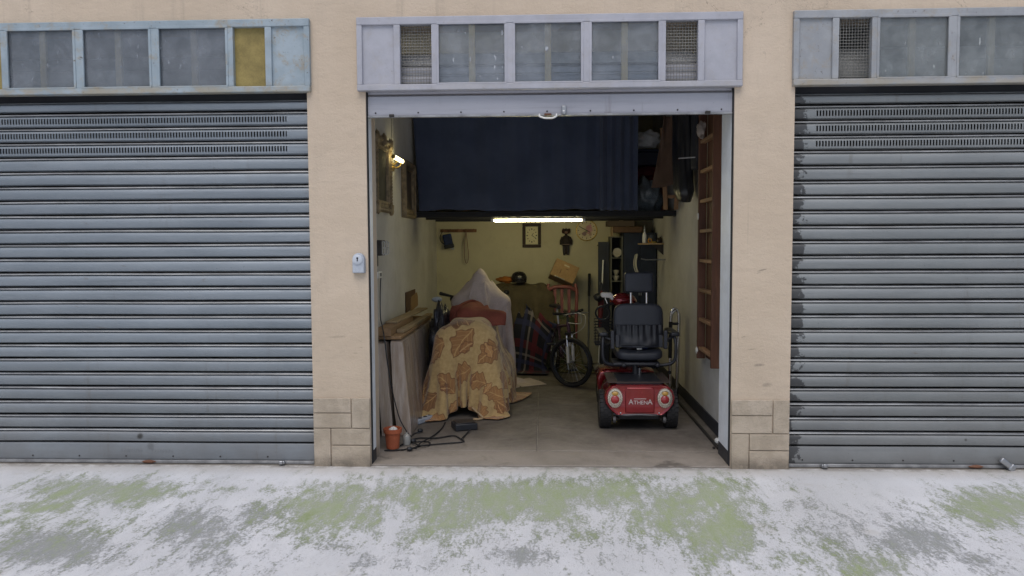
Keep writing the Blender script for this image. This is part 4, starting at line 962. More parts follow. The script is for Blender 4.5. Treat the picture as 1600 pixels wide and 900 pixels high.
MB().obox(c + R @ Vector((-.03, -h.y - .02, -h.z - .004)), (.07, .018, .002), R).build('torn_flap', mat('white_paper', (.6, .58, .52), .8), t)

# ------------------------------------------------------------------ cloth draped by a small position-based solver
def drape(X, caps, slack=1.0, steps=130, off=.008, iters=7, bend=.12, mu=.5, pins=(), g=-9.8, damp=.985, wob=0.0, seed=0):
    """X: (rows, cols, 3) start positions (rest shape), caps: [(a, b, ra, rb)] solid capsules to fall on"""
    X = np.array(X, float); rs = np.random.RandomState(seed)
    R0 = X.copy(); V = np.zeros_like(X); dt = 1 / 45.
    def rest(a, b): return np.linalg.norm(R0[b] - R0[a], axis=-1, keepdims=True)
    prs = []
    s_ = slice
    def pair(a, b, k):
        n0 = min(R0[a].shape[0], R0[b].shape[0]); n1 = min(R0[a].shape[1], R0[b].shape[1])
        if n0 < 1 or n1 < 1: return
        def cut(q):
            r, c = q; return (s_(r.start, (r.start or 0) + ((n0 - 1) * (r.step or 1)) + 1, r.step), s_(c.start, (c.start or 0) + ((n1 - 1) * (c.step or 1)) + 1, c.step))
        a, b = cut(a), cut(b); prs.append((a, b, rest(a, b), k))
    A = s_(0, None, 1)
    for o in (0, 1):
        pair((A, s_(o, -1, 2)), (A, s_(o + 1, None, 2)), .5); pair((s_(o, -1, 2), A), (s_(o + 1, None, 2), A), .5)
        pair((s_(o, -1, 2), s_(0, -1, 1)), (s_(o + 1, None, 2), s_(1, None, 1)), .35); pair((s_(o, -1, 2), s_(1, None, 1)), (s_(o + 1, None, 2), s_(0, -1, 1)), .35)
    for o in range(4):
        pair((A, s_(o, -2, 4)), (A, s_(o + 2, None, 4)), bend); pair((s_(o, -2, 4), A), (s_(o + 2, None, 4), A), bend)
    C = [(np.array(a, float), np.array(b, float), ra + off, rb + off) for a, b, ra, rb in caps]
    if slack != 1.0:
        mx = X[..., 0].mean(); X[..., 0] = mx + (X[..., 0] - mx) * slack; X[..., 2] += .03 * np.sin(X[..., 0] * 60)
    if wob: X += rs.normal(0, wob, X.shape)
    pinned = [(p[0], np.array(p[1], float)) if isinstance(p[0], tuple) else (p, X[p].copy()) for p in pins]
    for st in range(steps):
        Pn = X + V * dt; Pn[..., 2] += g * dt * dt
        for it in range(iters):
            for a, b, r, k in prs:
                d = Pn[b] - Pn[a]; l = np.linalg.norm(d, axis=-1, keepdims=True) + 1e-9
                c = d * (k * (l - r) / l)
                Pn[a] += c; Pn[b] -= c
            if it % 2 == 0 or it == iters - 1:
                for a, b, ra, rb in C:
                    ab = b - a; L2 = max(ab @ ab, 1e-9)
                    t = np.clip(((Pn - a) @ ab) / L2, 0, 1)
                    q = a + t[..., None] * ab; d = Pn - q; l = np.linalg.norm(d, axis=-1) + 1e-9
                    r = ra + (rb - ra) * t; hit = l < r
                    if hit.any():
                        Pn[hit] = q[hit] + d[hit] / l[hit][:, None] * r[hit][:, None]
                        Pn[hit] += mu * .5 * (X[hit] - Pn[hit]) * np.array([1, 1, .3])
                lo = Pn[..., 2] < off
                if lo.any():
                    Pn[lo, 2] = off; Pn[lo, 0:2] += mu * (X[lo, 0:2] - Pn[lo, 0:2])
            for i, p in pinned: Pn[i] = p
        V = (Pn - X) / dt * damp; sp = np.linalg.norm(V, axis=-1, keepdims=True); V *= np.minimum(1, 3.0 / (sp + 1e-9)); X = Pn
    return X
def cloth_obj(name, X, m, label, cat, uvs, thick=.006, group=None):
    h, w = X.shape[:2]; mb = MB().grid([[tuple(p) for p in r] for r in X])
    mn = X.reshape(-1, 3); base = (float(mn[:, 0].mean()), float(mn[:, 1].mean()), float(mn[:, 2].min()))
    o = mb.build(name, m, smooth=180, loc=base, uv=[tuple(u) for u in uvs.reshape(-1, 2)])
    so = o.modifiers.new('thickness', 'SOLIDIFY'); so.thickness = thick; so.offset = 1
    su = o.modifiers.new('subdiv', 'SUBSURF'); su.levels = 1; su.render_levels = 1
    return tag(o, label, cat, group)
def sheet(c, sx, sy, n, m, rot=0.0, z=None, fold=0.0):
    """flat rectangle of cloth centred on c; rows along local y, cols along local x"""
    u, v = np.meshgrid(np.linspace(-.5, .5, n), np.linspace(-.5, .5, m)); x, y = u * sx, v * sy
    cs, sn = math.cos(rot), math.sin(rot)
    X = np.stack([c[0] + x * cs - y * sn, c[1] + x * sn + y * cs, np.full_like(x, c[2]) + fold * np.sin(u * 9 + v * 5)], -1)
    return X, np.stack([x + sx / 2, y + sy / 2], -1)
# blanket with big brown leaves
n = NT('leaf_blanket'); uv = n.uv()
def leaves(scale, seed, Lf, Wf):
    off = nd(n.t, 'VectorMath'); off.operation = 'ADD'; n.L(uv, off.inputs[0]); off.inputs[1].default_value = (seed, seed * 1.7, 0)
    vec = off.outputs[0]
    wv = nd(n.t, 'VectorMath'); wv.operation = 'ADD'; n.L(vec, wv.inputs[0])
    nv = nd(n.t, 'TexNoise'); nv.inputs['Scale'].default_value = 16; n.L(vec, nv.inputs['Vector'])
    sc = nd(n.t, 'VectorMath'); sc.operation = 'MULTIPLY_ADD'; n.L(nv.outputs['Color'], sc.inputs[0]); sc.inputs[1].default_value = (.03, .03, 0); sc.inputs[2].default_value = (-.015, -.015, 0)
    n.L(sc.outputs[0], wv.inputs[1]); vec = wv.outputs[0]
    V = n.cell(scale, .55, vec)
    sp = nd(n.t, 'VectorMath'); sp.operation = 'SUBTRACT'; n.L(vec, sp.inputs[0]); n.L(V.outputs['Position'], sp.inputs[1])
    rn = n.sep(V.outputs['Color'])
    ro = nd(n.t, 'VectorRotate'); ro.rotation_type = 'Z_AXIS'; n.L(sp.outputs[0], ro.inputs['Vector']); n.L(n.math('MULTIPLY', rn[0], 6.28), ro.inputs['Angle'])
    q = n.sep(ro.outputs[0]); a, b = q[0], n.math('ABSOLUTE', q[1])
    t = n.math('DIVIDE', a, Lf)
    e = n.math('SUBTRACT', 1.0, n.math('MULTIPLY', t, t))
    hw = n.math('MULTIPLY', n.math('MULTIPLY', e, Wf), n.math('ADD', 1.0, n.math('MULTIPLY', n.math('SINE', n.math('MULTIPLY', t, 11.0)), .17)))
    hw = n.math('MULTIPLY', hw, n.math('SUBTRACT', 1.0, n.math('MULTIPLY', t, .35)))
    d = n.math('SUBTRACT', hw, b)
    inside = n.ramp(d, -.002, .003)
    rim = n.math('MULTIPLY', inside, n.ramp(d, .014, .006))
    vein = n.ramp(n.math('SINE', n.math('MULTIPLY', n.math('SUBTRACT', a, n.math('MULTIPLY', b, .9)), 150.0)), .82, .95)
    mid = n.ramp(b, .006, .003)
    return inside, rim, n.math('MAXIMUM', n.math('MULTIPLY', vein, .55), mid), rn[1]
base = n.mix(n.ramp(n.noise(30, 4, .6), .3, .7), (.42, .285, .12), (.52, .365, .165))
i1, r1, v1, k1 = leaves(3.9, 2.0, .135, .08)
lf = n.mix(n.ramp(k1, .35, .65), (.15, .065, .028), (.34, .165, .06))
lf = n.mix(v1, lf, (.50, .30, .12)); lf = n.mix(r1, lf, (.20, .09, .04))
c = n.mix(n.math('MULTIPLY', i1, .93), base, lf)
i2, r2, v2, k2 = leaves(4.2, 7.3, .075, .04)
lf2 = n.mix(n.ramp(k2, .3, .7), (.26, .115, .045), (.46, .24, .09)); lf2 = n.mix(r2, n.mix(v2, lf2, (.52, .32, .14)), (.19, .085, .04))
c = n.mix(n.math('MULTIPLY', i2, .9), c, lf2)
n.col(c); n.set(Roughness=.95); n.b.inputs['Sheen Weight'].default_value = .3; n.bump(n.math('ADD', n.math('MULTIPLY', n.noise(260, 3, .6), .3), n.noise(13, 5, .6, (1, 1, .6), dist=.7)), .7, .012)
LEAF = n.m
# tartan
n = NT('tartan_blanket'); q = n.sep(n.uv())
def bands(s, per, ph, w): return n.ramp(n.math('ABSOLUTE', n.math('SUBTRACT', n.math('FRACT', n.math('ADD', n.math('DIVIDE', s, per), ph)), .5)), w + .012, w)
c = n.mix(.0, (.012, .013, .022), (.0, .0, .0))
for k, (ph, w, cl, a) in enumerate(((0, .10, (.11, .014, .024), .75), (.28, .03, (.24, .21, .2), .6), (.5, .06, (.03, .035, .09), .8))):
    c = n.mix(n.math('MULTIPLY', bands(q[0], .34, ph, w), a), c, cl); c = n.mix(n.math('MULTIPLY', bands(q[1], .34, ph + .1, w), a * .9), c, cl)
n.col(c); n.set(Roughness=.95); n.bump(n.noise(200, 3, .6), .3, .004)
TART = n.m
# green floral
n = NT('olive_floral'); uv = n.uv()
fl_ = n.ramp(n.noise(9, 4, .6, vec=uv), .50, .56)
c = n.mix(fl_, (.115, .105, .055), (.045, .055, .026)); c = n.mix(n.ramp(n.noise(17, 3, .6, vec=uv), .62, .68), c, (.16, .08, .055))
n.col(c); n.set(Roughness=.95); n.bump(n.noise(120, 3, .6), .3, .004)
FLOR = n.m
OLIVE = mat('olive_wool', (.085, .068, .036), .95, var=.25, bump=.4, bscale=120)
REDCL = mat('rust_red_cloth', (.23, .062, .04), .9, var=.2, bump=.4, bscale=120)
PINKSH = mat('pale_pink_sheet', (.52, .44, .415), .9, var=.12, bump=1.0, bscale=16)

# ------------------------------------------------------------------ mopeds under the covers
def moped(name, label, o, ang, caps, extra):
    t = thing(name, label, 'moped', (o[0], o[1], 0), 'covered mopeds')
    body = MB()
    for i, (a, b, ra, rb) in enumerate(caps):
        A, B = Vector(a), Vector(b); d = (B - A); L = max(d.length, .01); d = d / L; ra, rb = ra * .85, rb * .85
        m = MB().tube([A - d * ra * .95, A - d * ra * .6, A, B, B + d * rb * .6, B + d * rb * .95], [ra * .3, ra * .8, ra, rb, rb * .8, rb * .3], 18)
        m.build(extra[i], BLACKPLASTIC if i else mat('moped_seat', (.02, .02, .022), .55), t, smooth=60)
    return t
def wheel(t, c, ax, R, r, rim=ALU, nm='wheel'):
    w = MB().torus(c, ax, R - r, r, 30, 10).build(nm, BLACKRUBBER, t, smooth=60)
    MB().lathe([(R - 1.7 * r, -.6 * r), (R - 1.5 * r, 0), (R - 1.7 * r, .6 * r), (.03, .5 * r), (.03, -.5 * r)], c, ax, 24).build('rim', rim, w, smooth=40)
    return w
# front moped, tail towards the door
C1 = [((-.76, 1.80, .74), (-.73, 2.25, .80), .12, .13), ((-.76, 1.86, .55), (-.73, 2.3, .5), .14, .17), ((-.73, 2.35, .42), (-.70, 2.85, .45), .18, .16),
      ((-.70, 2.78, .60), (-.70, 2.62, 1.02), .17, .10), ((-1.0, 2.66, 1.03), (-.42, 2.66, 1.03), .045, .045)]
t = moped('moped', 'moped hidden under the yellow leaf blanket and pale sheet', (-.75, 2.2), 0, C1, ['seat', 'tail', 'footboard', 'leg_shield', 'handlebar'])
wheel(t, (-.76, 1.88, .215), (1, 0, 0), .21, .05); wheel(t, (-.70, 3.05, .215), (1, 0, 0), .21, .05)
MB().tube([(-.70, 3.05, .215), (-.70, 2.85, .5)], .03, 10).build('fork', IRON, t, smooth=60)
MB().tube(bez([(-.70, 1.5, .10), (-.63, 1.46, .05), (-.60, 1.44, .018), (-.64, 1.41, .012), (-.68, 1.42, .012)], 6), .011, 8).build('stand', WOODL, t, smooth=60)
MB().tube([(-1.0, 2.62, 1.06), (-1.12, 2.5, 1.10)], [.012, .02], 10).build('grip', BLACKRUBBER, t, smooth=60)
MB().ell((-1.15, 2.46, 1.04), (.055, .03, .03), 16, 10).build('mirror', GREYPLASTIC, t, smooth=60)
def near(X, pts):
    out = []
    for p in pts:
        i = tuple(int(q) for q in np.unravel_index(np.argmin(((X[..., :2] - np.array(p)) ** 2).sum(-1)), X.shape[:2])); out.append(i)
    return out
X, U = sheet((-.75, 1.925, .905), 1.76, 1.82, 72, 72, rot=math.radians(-4), fold=.006)
uu, vv = np.meshgrid(np.linspace(-1, 1, 72), np.linspace(0, 1, 72))
X[..., 0] -= .26 * np.clip(uu, 0, 1) * (1 - vv) ** 1.5; X[..., 1] += .16 * np.clip(uu, 0, 1) * (1 - vv) ** 2
FORM = [((-.84, 1.68, .76), (-.84, 2.3, .78), .12, .12), ((-.67, 1.68, .76), (-.64, 2.3, .78), .12, .12), ((-.76, 1.72, .74), (-.73, 2.25, .78), .135, .14), ((-.93, 1.66, .72), (-.98, 1.64, .3), .12, .13), ((-.60, 1.66, .72), (-.55, 1.64, .3), .12, .13),
        ((-.98, 1.64, .3), (-.95, 2.6, .35), .13, .15), ((-.55, 1.64, .3), (-.50, 2.6, .35), .13, .15), ((-.73, 2.35, .42), (-.70, 2.85, .45), .18, .16), ((-.70, 2.78, .60), (-.70, 2.62, 1.0), .17, .10)]
X = drape(X, FORM, bend=.05, steps=150, iters=13, off=.012, wob=.0015, seed=2, pins=near(X, [(-.82, 1.72), (-.68, 1.72), (-.76, 1.95), (-.75, 2.2), (-.86, 2.2), (-.64, 2.2), (-.84, 1.85), (-.66, 1.85)]))
B1 = X
cloth_obj('blanket', X, LEAF, 'yellow blanket with brown leaf print draped over the front moped', 'blanket', U, .008, 'blankets over the mopeds')
X, U = sheet((-.80, 2.08, 1.02), .86, .56, 40, 30, rot=math.radians(14), fold=.015)
X = drape(X, C1[:3] + [((-1.15, 2.2, .95), (-.46, 2.0, .88), .05, .05), ((-.78, 2.0, .88), (-.75, 2.3, .92), .09, .09)], steps=70, off=.03, wob=.002, bend=.3, seed=4, pins=near(X, [(-.78, 2.05), (-.75, 2.25), (-.95, 2.2), (-.58, 2.15)]))
cloth_obj('red_cloth', X, REDCL, 'rust-red cloth thrown over the moped above the yellow blanket', 'cloth', U, .006)
X, U = sheet((-.70, 2.60, 1.40), 1.28, 1.30, 56, 56, rot=math.radians(33), fold=.012)
tops = [(near(X, [(-.71, 2.66)])[0], (-.71, 2.66, 1.40))]
for k in range(6):
    a = 2 * PI * k / 6; d = Vector((math.cos(a), math.sin(a)))
    tops.append((near(X, [(-.71 + .165 * d.x, 2.66 + .165 * d.y)])[0], (-.71 + .10 * d.x, 2.66 + .10 * d.y, 1.275)))
for (px_, py_, q) in ((-.30, 2.58, (-.47, 2.56, 1.07)), (-1.10, 2.60, (-.93, 2.58, 1.08)), (-.74, 2.22, (-.73, 2.37, 1.08))):
    tops.append((near(X, [(px_, py_)])[0], q))
X = drape(X, C1[:3] + [((-.90, 2.62, .98), (-.50, 2.62, .98), .09, .09), ((-.72, 2.62, .95), (-.71, 2.66, 1.26), .17, .05)], steps=120, off=.03, wob=.002, seed=6, bend=.05, iters=11, pins=tops)
cloth_obj('pale_sheet', X, PINKSH, 'pale pink sheet draped in a peak over the moped handlebars', 'sheet', U, .005)
X, U = sheet((-.33, 3.25, .28), .55, .42, 30, 24, rot=math.radians(30), fold=.05)
X = drape(X, [((-.45, 3.25, .03), (-.28, 3.3, .02), .07, .03)], steps=60, off=.006, wob=.006, bend=.05, seed=9)
cloth_obj('floor_rag', X, PINKSH, 'crumpled pale cloth on the floor right of the yellow blanket', 'cloth', U, .005)
o = MB().ell((-1.06, 2.12, .50), (.12, .34, .50), 40, 26, .35, 3.2, 5, .004).build('black_plastic_bag', mat('blue_black_film', (.02, .021, .03), .3, var=.5, bump=.9, bscale=24), smooth=180, loc=(-1.06, 2.12, 0)); tag(o, 'shiny black plastic bag between wrapped boards and yellow blanket', 'plastic bag')
# second moped, across the back wall
C2 = [((-.55, 4.38, .90), (-.05, 4.36, .88), .16, .15), ((-.60, 4.41, .45), (.10, 4.38, .42), .22, .22), ((.04, 4.36, .60), (.26, 4.34, .56), .16, .13), ((-.12, 4.34, .95), (-.06, 4.32, 1.02), .11, .05), ((-.5, 4.16, 1.0), (-.48, 4.56, 1.0), .04, .04)]
t = moped('moped', 'moped standing across the back wall under plaid and olive blankets', (-.1, 4.36), 0, C2, ['seat', 'body', 'leg_shield', 'head', 'handlebar'])
wheel(t, (-.55, 4.40, .235), (0, 1, 0), .23, .05); wheel(t, (.10, 4.40, .235), (0, 1, 0), .23, .05)
X, U = sheet((.14, 4.28, .98), 1.10, 1.25, 44, 48, rot=math.radians(10), fold=.015)
X = drape(X, C2, steps=110, off=.012, wob=.002, seed=12, pins=near(X, [(-.15, 4.36), (.0, 4.36), (-.1, 4.51), (.1, 4.46)]))
cloth_obj('blanket', X, FLOR, 'olive floral blanket over the rear moped behind the bicycle', 'blanket', U, .007, 'blankets over the mopeds')
X, U = sheet((-.24, 4.12, 1.11), .74, 1.08, 44, 56, rot=math.radians(-10), fold=.012)
X = drape(X, C2 + [((-.3, 4.16, .5), (.0, 4.16, .5), .1, .1)], slack=.72, bend=.04, steps=110, off=.028, wob=.002, seed=13, pins=near(X, [(-.4, 4.36), (-.2, 4.36), (-.3, 4.46), (-.1, 4.36)]))
cloth_obj('blanket', X, TART, 'dark plaid blanket with red stripes hanging on the rear moped', 'blanket', U, .007, 'blankets over the mopeds')
X, U = sheet((-.32, 4.26, 1.125), .92, .78, 40, 36, rot=math.radians(8), fold=.015)
X = drape(X, C2, steps=100, off=.045, wob=.002, seed=15, pins=near(X, [(-.5, 4.38), (-.3, 4.36), (-.1, 4.36), (-.3, 4.51)]))
cloth_obj('blanket', X, OLIVE, 'plain olive blanket on top of the rear moped', 'blanket', U, .007, 'blankets over the mopeds')
t = thing('helmet', 'black helmet resting on top of the olive blanket', 'helmet', (-.34, 4.33, 1.12))
MB().lathe([(.085, 0), (.10, .02), (.102, .06), (.085, .105), (.05, .13), (.0, .138)], (-.34, 4.31, 1.125), n=26).build('shell', mat('helmet_black', (.012, .012, .014), .3), t, smooth=60)
MB().torus((-.34, 4.31, 1.128), (0, 0, 1), .09, .008, 26, 6).build('rim', BLACKRUBBER, t, smooth=60)
o = MB().ell((-.50, 4.40, 1.15), (.13, .10, .04), 22, 12, .5, 2.5, 3).build('orange_cloth', mat('orange_cloth', (.38, .13, .02), .9, var=.3), smooth=180, loc=(-.5, 4.40, 1.12)); tag(o, 'orange cloth bunched behind the helmet', 'cloth')

# ------------------------------------------------------------------ bicycle
t = thing('bicycle', 'dark mountain bike with white suspension fork facing the door', 'bicycle', (.2, 3.5, 0))
FH = Vector((.277, 3.05, .284)); RH = Vector((.10, 3.98, .284))
hd = Vector((.82, -.57, 0)).normalized(); fd = (FH - RH); fd.z = 0; fd.normalize()
sa = Vector((-hd.y, hd.x, 0)); sf = Vector((-fd.y, fd.x, 0))
def bwheel(c, ax, nm):
    w = MB().torus(c, ax, .262, .022, 44, 10).build(nm, BLACKRUBBER, t, smooth=60)
    MB().torus(c, ax, .236, .011, 44, 8).build('rim', mat('dark_rim', (.05, .055, .07), .3, .8), w, smooth=60)
    MB().lathe([(.012, -.045), (.02, -.03), (.014, 0), (.02, .03), (.012, .045)], c, ax, 14).build('hub', ALU, w, smooth=40)
    ax = Vector(ax); u = ax.orthogonal().normalized(); v = ax.cross(u)
    for k in range(24):
        a = 2 * PI * k / 24; d = u * math.cos(a) + v * math.sin(a); b = a + (.5 if k % 2 else -.5); e = u * math.cos(b) + v * math.sin(b)
        MB().cyl(Vector(c) + e * .018 + ax * (.028 if (k // 2) % 2 else -.028), Vector(c) + d * .234, .0012, n=4).build('spoke', ALU, w)
bwheel(FH, sa, 'front_wheel'); bwheel(RH, sf, 'rear_wheel')
FRAME = mat('bike_paint', (.05, .018, .045), .3, coat=.5)
back = -fd
crown = Vector((.262, 3.125, .60)); headt = crown + Vector((-.015, .05, .12)); stem = headt + Vector((-.008, .02, .10))
BBk = Vector((.185, 3.55, .27)); ST = Vector((.155, 3.70, .62)); 
WF = mat('white_fork', (.62, .60, .58), .35, var=.12)
for s in (-1, 1):
    o = sa * .055 * s
    MB().tube([crown + o - Vector((0, 0, .02)), (crown * .45 + FH * .55) + o], .013, 10).build('stanchion', CHROME, t, smooth=60)
    MB().tube([(crown * .55 + FH * .45) + o, FH + o * .95], [.020, .016], 12).build('fork_leg', WF, t, smooth=60)
MB().tube(bez([(crown * .5 + FH * .5) + sa * .06, (crown * .5 + FH * .5) + hd * -.03 + Vector((0, 0, .05)) + sa * .03, (crown * .5 + FH * .5) + Vector((0, 0, .06)), (crown * .5 + FH * .5) - sa * .06], 5), .012, 8).build('fork_brace', WF, t, smooth=60)
MB().tube([crown - sa * .07, crown, crown + sa * .07], .018, 10).build('fork_crown', BLACKPLASTIC, t, smooth=60)
MB().tube([crown, headt], .022, 12).build('head_tube', FRAME, t, smooth=60)
MB().tube([headt, stem], .016, 10).build('stem', BLACKPLASTIC, t, smooth=60)
for nm, a, b, r in (('top_tube', headt - Vector((0, 0, .03)), ST, .016), ('down_tube', crown + Vector((0, .01, .01)), BBk, .02), ('seat_tube', BBk, ST + Vector((-.005, .02, .05)), .016)):
    MB().cyl(a, b, r).build(nm, FRAME, t, smooth=60)
for s in (-1, 1):
    MB().cyl(BBk + sf * .03 * s, RH + sf * .06 * s, .009).build('chain_stay', FRAME, t, smooth=60); MB().cyl(ST + sf * .02 * s, RH + sf * .06 * s, .008).build('seat_stay', FRAME, t, smooth=60)
MB().cyl(ST, ST + Vector((-.02, .05, .22)), .013).build('seat_post', ALU, t, smooth=60)
sp = ST + Vector((-.022, .055, .235)); mb = MB(); R = []
for k in range(12):
    v = k / 11; c = sp + fd * (.14 - .27 * v); wd = .022 + .05 * max(0, (v - .35) / .65) ** 1.1; R.append([c + sf * wd * math.cos(a) + Vector((0, 0, .025 * math.sin(a))) for a in [2 * PI * i / 14 for i in range(14)]])
mb.rings(R).build('saddle', BLACKPLASTIC, t, smooth=60)
hb = stem + hd * .05
MB().tube(bez([hb - sa * .29 - hd * .03 + Vector((0, 0, .02)), hb - sa * .12 + Vector((0, 0, .01)), hb, hb + sa * .12 + Vector((0, 0, .01)), hb + sa * .29 - hd * .03 + Vector((0, 0, .02))], 5), .011, 10).build('handlebar', BLACKPLASTIC, t, smooth=60)
for s in (-1, 1):
    MB().cyl(hb + sa * .19 * s - hd * .012 + Vector((0, 0, .014)), hb + sa * .30 * s - hd * .033 + Vector((0, 0, .022)), .017).build('grip', BLACKRUBBER, t, smooth=60)
    MB().tube([hb + sa * .15 * s, hb + sa * .18 * s + hd * .06, hb + sa * .26 * s + hd * .07], .006, 8).build('brake_lever', ALU, t, smooth=60)
CB = mat('white_cable', (.55, .55, .55), .4)
MB().tube(bez([hb + sa * .14, hb + hd * .16 + sa * .05 + Vector((0, 0, -.02)), hb + hd * .17 + Vector((0, 0, -.14)), crown + hd * .06 + Vector((0, 0, .0)), crown + sa * .03], 8), .004, 6).build('brake_cable', CB, t, smooth=60)
MB().tube(bez([hb - sa * .14, hb + hd * .13 - sa * .03 + Vector((0, 0, .01)), hb + hd * .13 + Vector((0, 0, -.10)), headt + hd * .02 - sa * .02], 8), .004, 6).build('gear_cable', CB, t, smooth=60)
MB().lathe([(.02, -.012), (.075, -.004), (.08, 0), (.075, .004), (.02, .012)], BBk - sf * .05, sf, 26).build('chainring', IRON, t, smooth=40)
for s in (-1, 1):
    e = BBk + sf * .075 * s + Vector((0, 0, -.15 * s)) + fd * .05 * s
    MB().tube([BBk + sf * .06 * s, e], .009, 8).build('crank', ALU, t, smooth=60); MB().obox(e + sf * .05 * s, (.045, .035, .011), rotz(math.atan2(sf.y, sf.x))).build('pedal', BLACKPLASTIC, t, bevel=.004)
MB().tube([RH + sf * .07 + Vector((0, 0, 0)), RH + sf * .20 + fd * .08 + Vector((0, 0, -.28))], .008, 8).build('kickstand', IRON, t, smooth=60)

# ------------------------------------------------------------------ mobility scooter
SX = .79
SC = SX + .045
t = thing('mobility_scooter', 'red mobility scooter with black seat parked with its back to the door', 'mobility scooter', (SX, 1.7, 0))
n = NT('candy_red'); n.col(n.mix(n.ramp(n.noise(3, 3, .5), .3, .7), (.20, .004, .010), (.26, .007, .014))) if False else n.col(n.mix(n.ramp(n.noise(26, 6, .75), .60, .80, 0, .16), n.mix(n.ramp(n.noise(3, 3, .5), .3, .7), (.20, .004, .010), (.26, .007, .014)), (.20, .10, .085))); n.set(Roughness=n.ramp(n.noise(18, 5, .7), .35, .7, .12, .3), Metallic=.5); n.b.inputs['Coat Weight'].default_value = 1.0; n.b.inputs['Coat Roughness'].default_value = .06
REDP = n.m
SEATV = mat('seat_vinyl', (.022, .026, .038), .5, var=.15, bump=.3, bscale=140)
ARMP = mat('arm_black', (.02, .022, .03), .42, var=.15)
# rear shell: cross-section seen from behind, swept forward
sec = [(-.20, .145), (-.255, .19), (-.295, .245), (-.302, .30), (-.285, .355), (-.245, .392), (-.19, .405), (.19, .405), (.245, .392), (.285, .355), (.302, .30), (.295, .245), (.255, .19), (.20, .145)]
R = []
for y, kx, kz0, top in ((1.02, .90, .93, .985), (1.012, .965, .97, 1.0), (1.03, 1.0, 1.0, 1.01), (1.10, 1.0, 1.0, 1.04), (1.30, 1.0, 1.0, 1.05), (1.48, .98, 1.0, 1.03), (1.52, .9, 1.02, .99)):
    R.append([(SX + u * kx, y, .275 + (v - .275) * (kz0 if v < .3 else top)) for u, v in sec])
shell = MB().rings(R).build('rear_shell', REDP, t, smooth=45, bevel=.006)
MB().prism([(-.125, .165), (.125, .165), (.125, .372), (.11, .388), (-.11, .388), (-.125, .372)], lambda u, v: (SX + u, 1.004, v), lambda u, v: (SX + u, 1.03, v)).build('centre_panel', REDP, shell, bevel=.008, seg=3)
# maker's lettering
SILV = mat('silver_letter', (.62, .60, .60), .35, .4, var=.05)
mb = MB(); x = -.098
for s, sz in (('A', .062), ('T', .046), ('H', .046), ('E', .046), ('N', .046), ('A', .062)):
    v, f = text_mesh(s, sz, .002); wv = max(p[0] for p in v)
    mb.add([(SX + x + p[0], 1.0015 - p[2], .243 + p[1]) for p in v], f); x += wv + .002
    lab = mb; mb.build('letter', SILV, shell); mb = MB()
MB().box(SX - .052, SX + .052, 1.0, 1.0035, .2885, .2925).build('letter_bar', SILV, shell)
# black top cover and chassis
MB().prism([(1.06, .424), (1.5, .432), (1.56, .36), (1.60, .20), (1.60, .17), (1.12, .17), (1.06, .2)], lambda u, v: (SX - .20, u, v + .006), lambda u, v: (SX + .20, u, v + .006)).build('battery_cover', ARMP, t, bevel=.015, seg=3)
MB().prism([(1.05, .415), (1.5, .423), (1.5, .43), (1.05, .424)], lambda u, v: (SX - .27, u, v + .004), lambda u, v: (SX + .27, u, v + .004)).build('top_mat', mat('top_mat', (.05, .035, .03), .7), t)
MB().tube(bez([(SX - .22, 1.06, .145), (SX - .12, 1.015, .145), (SX, 1.01, .15), (SX + .12, 1.015, .145), (SX + .22, 1.06, .145)], 6), .011, 10).build('rear_bumper', mat('bumper_grey', (.10, .10, .11), .4, .5), t, smooth=60)
MB().box(SX - .19, SX + .19, 1.10, 2.2, .085, .16).build('chassis', BLACKPLASTIC, t, bevel=.01)
MB().cyl((SX - .26, 1.22, .165), (SX + .26, 1.22, .165), .03).build('axle', IRON, t, smooth=60)
for s in (-1, 1):
    MB().lathe([(.0, -.012), (.026, -.012), (.03, 0), (.026, .012), (0, .012)], (SX + .215 * s, 1.04, .10), (1, 0, 0), 18).build('anti_tip_wheel', mat('tip_wheel', (.07, .07, .075), .5), t, smooth=40)
    MB().tube([(SX + .19 * s, 1.04, .10), (SX + .17 * s, 1.15, .15)], .012, 8).build('anti_tip_arm', IRON, t, smooth=60)
    MB().lathe([(.0, 0), (.007, 0), (.007, .006), (0, .008)], (SX + .165 * s, 1.012, .165), (0, -1, 0), 10).build('screw', CHROME, t)
    # lamp: tall chrome oval with red and amber lenses
    lx = SX + .213 * s; lamp = MB()
    rg = [[(lx + r * .062 * math.cos(a), y, .295 + r * .082 * math.sin(a) + (.0)) for a in [2 * PI * k / 30 for k in range(30)]] for r, y in ((1.06, 1.04), (1.05, 1.006), (1.0, .999), (.80, .997), (.74, 1.004))]
    lm = lamp.rings(rg, True, True).build('tail_lamp', mat('lamp_chrome', (.62, .57, .50), .25, .7, var=.05, fine=0, bump=0), t, smooth=50)
    MB().lathe([(.037, 0), (.036, .006), (.026, .013), (.0, .016)], (lx, 1.0025, .283), (0, -1, 0), 26).build('red_lens', mat('red_lens', (.34, .03, .035), .15, var=.05, coat=.6), lm, smooth=50)
    MB().ell((lx, .999, .336), (.028, .008, .018), 18, 10).build('amber_lens', mat('amber_lens', (.52, .30, .06), .2, var=.05, coat=.5), lm, smooth=60)
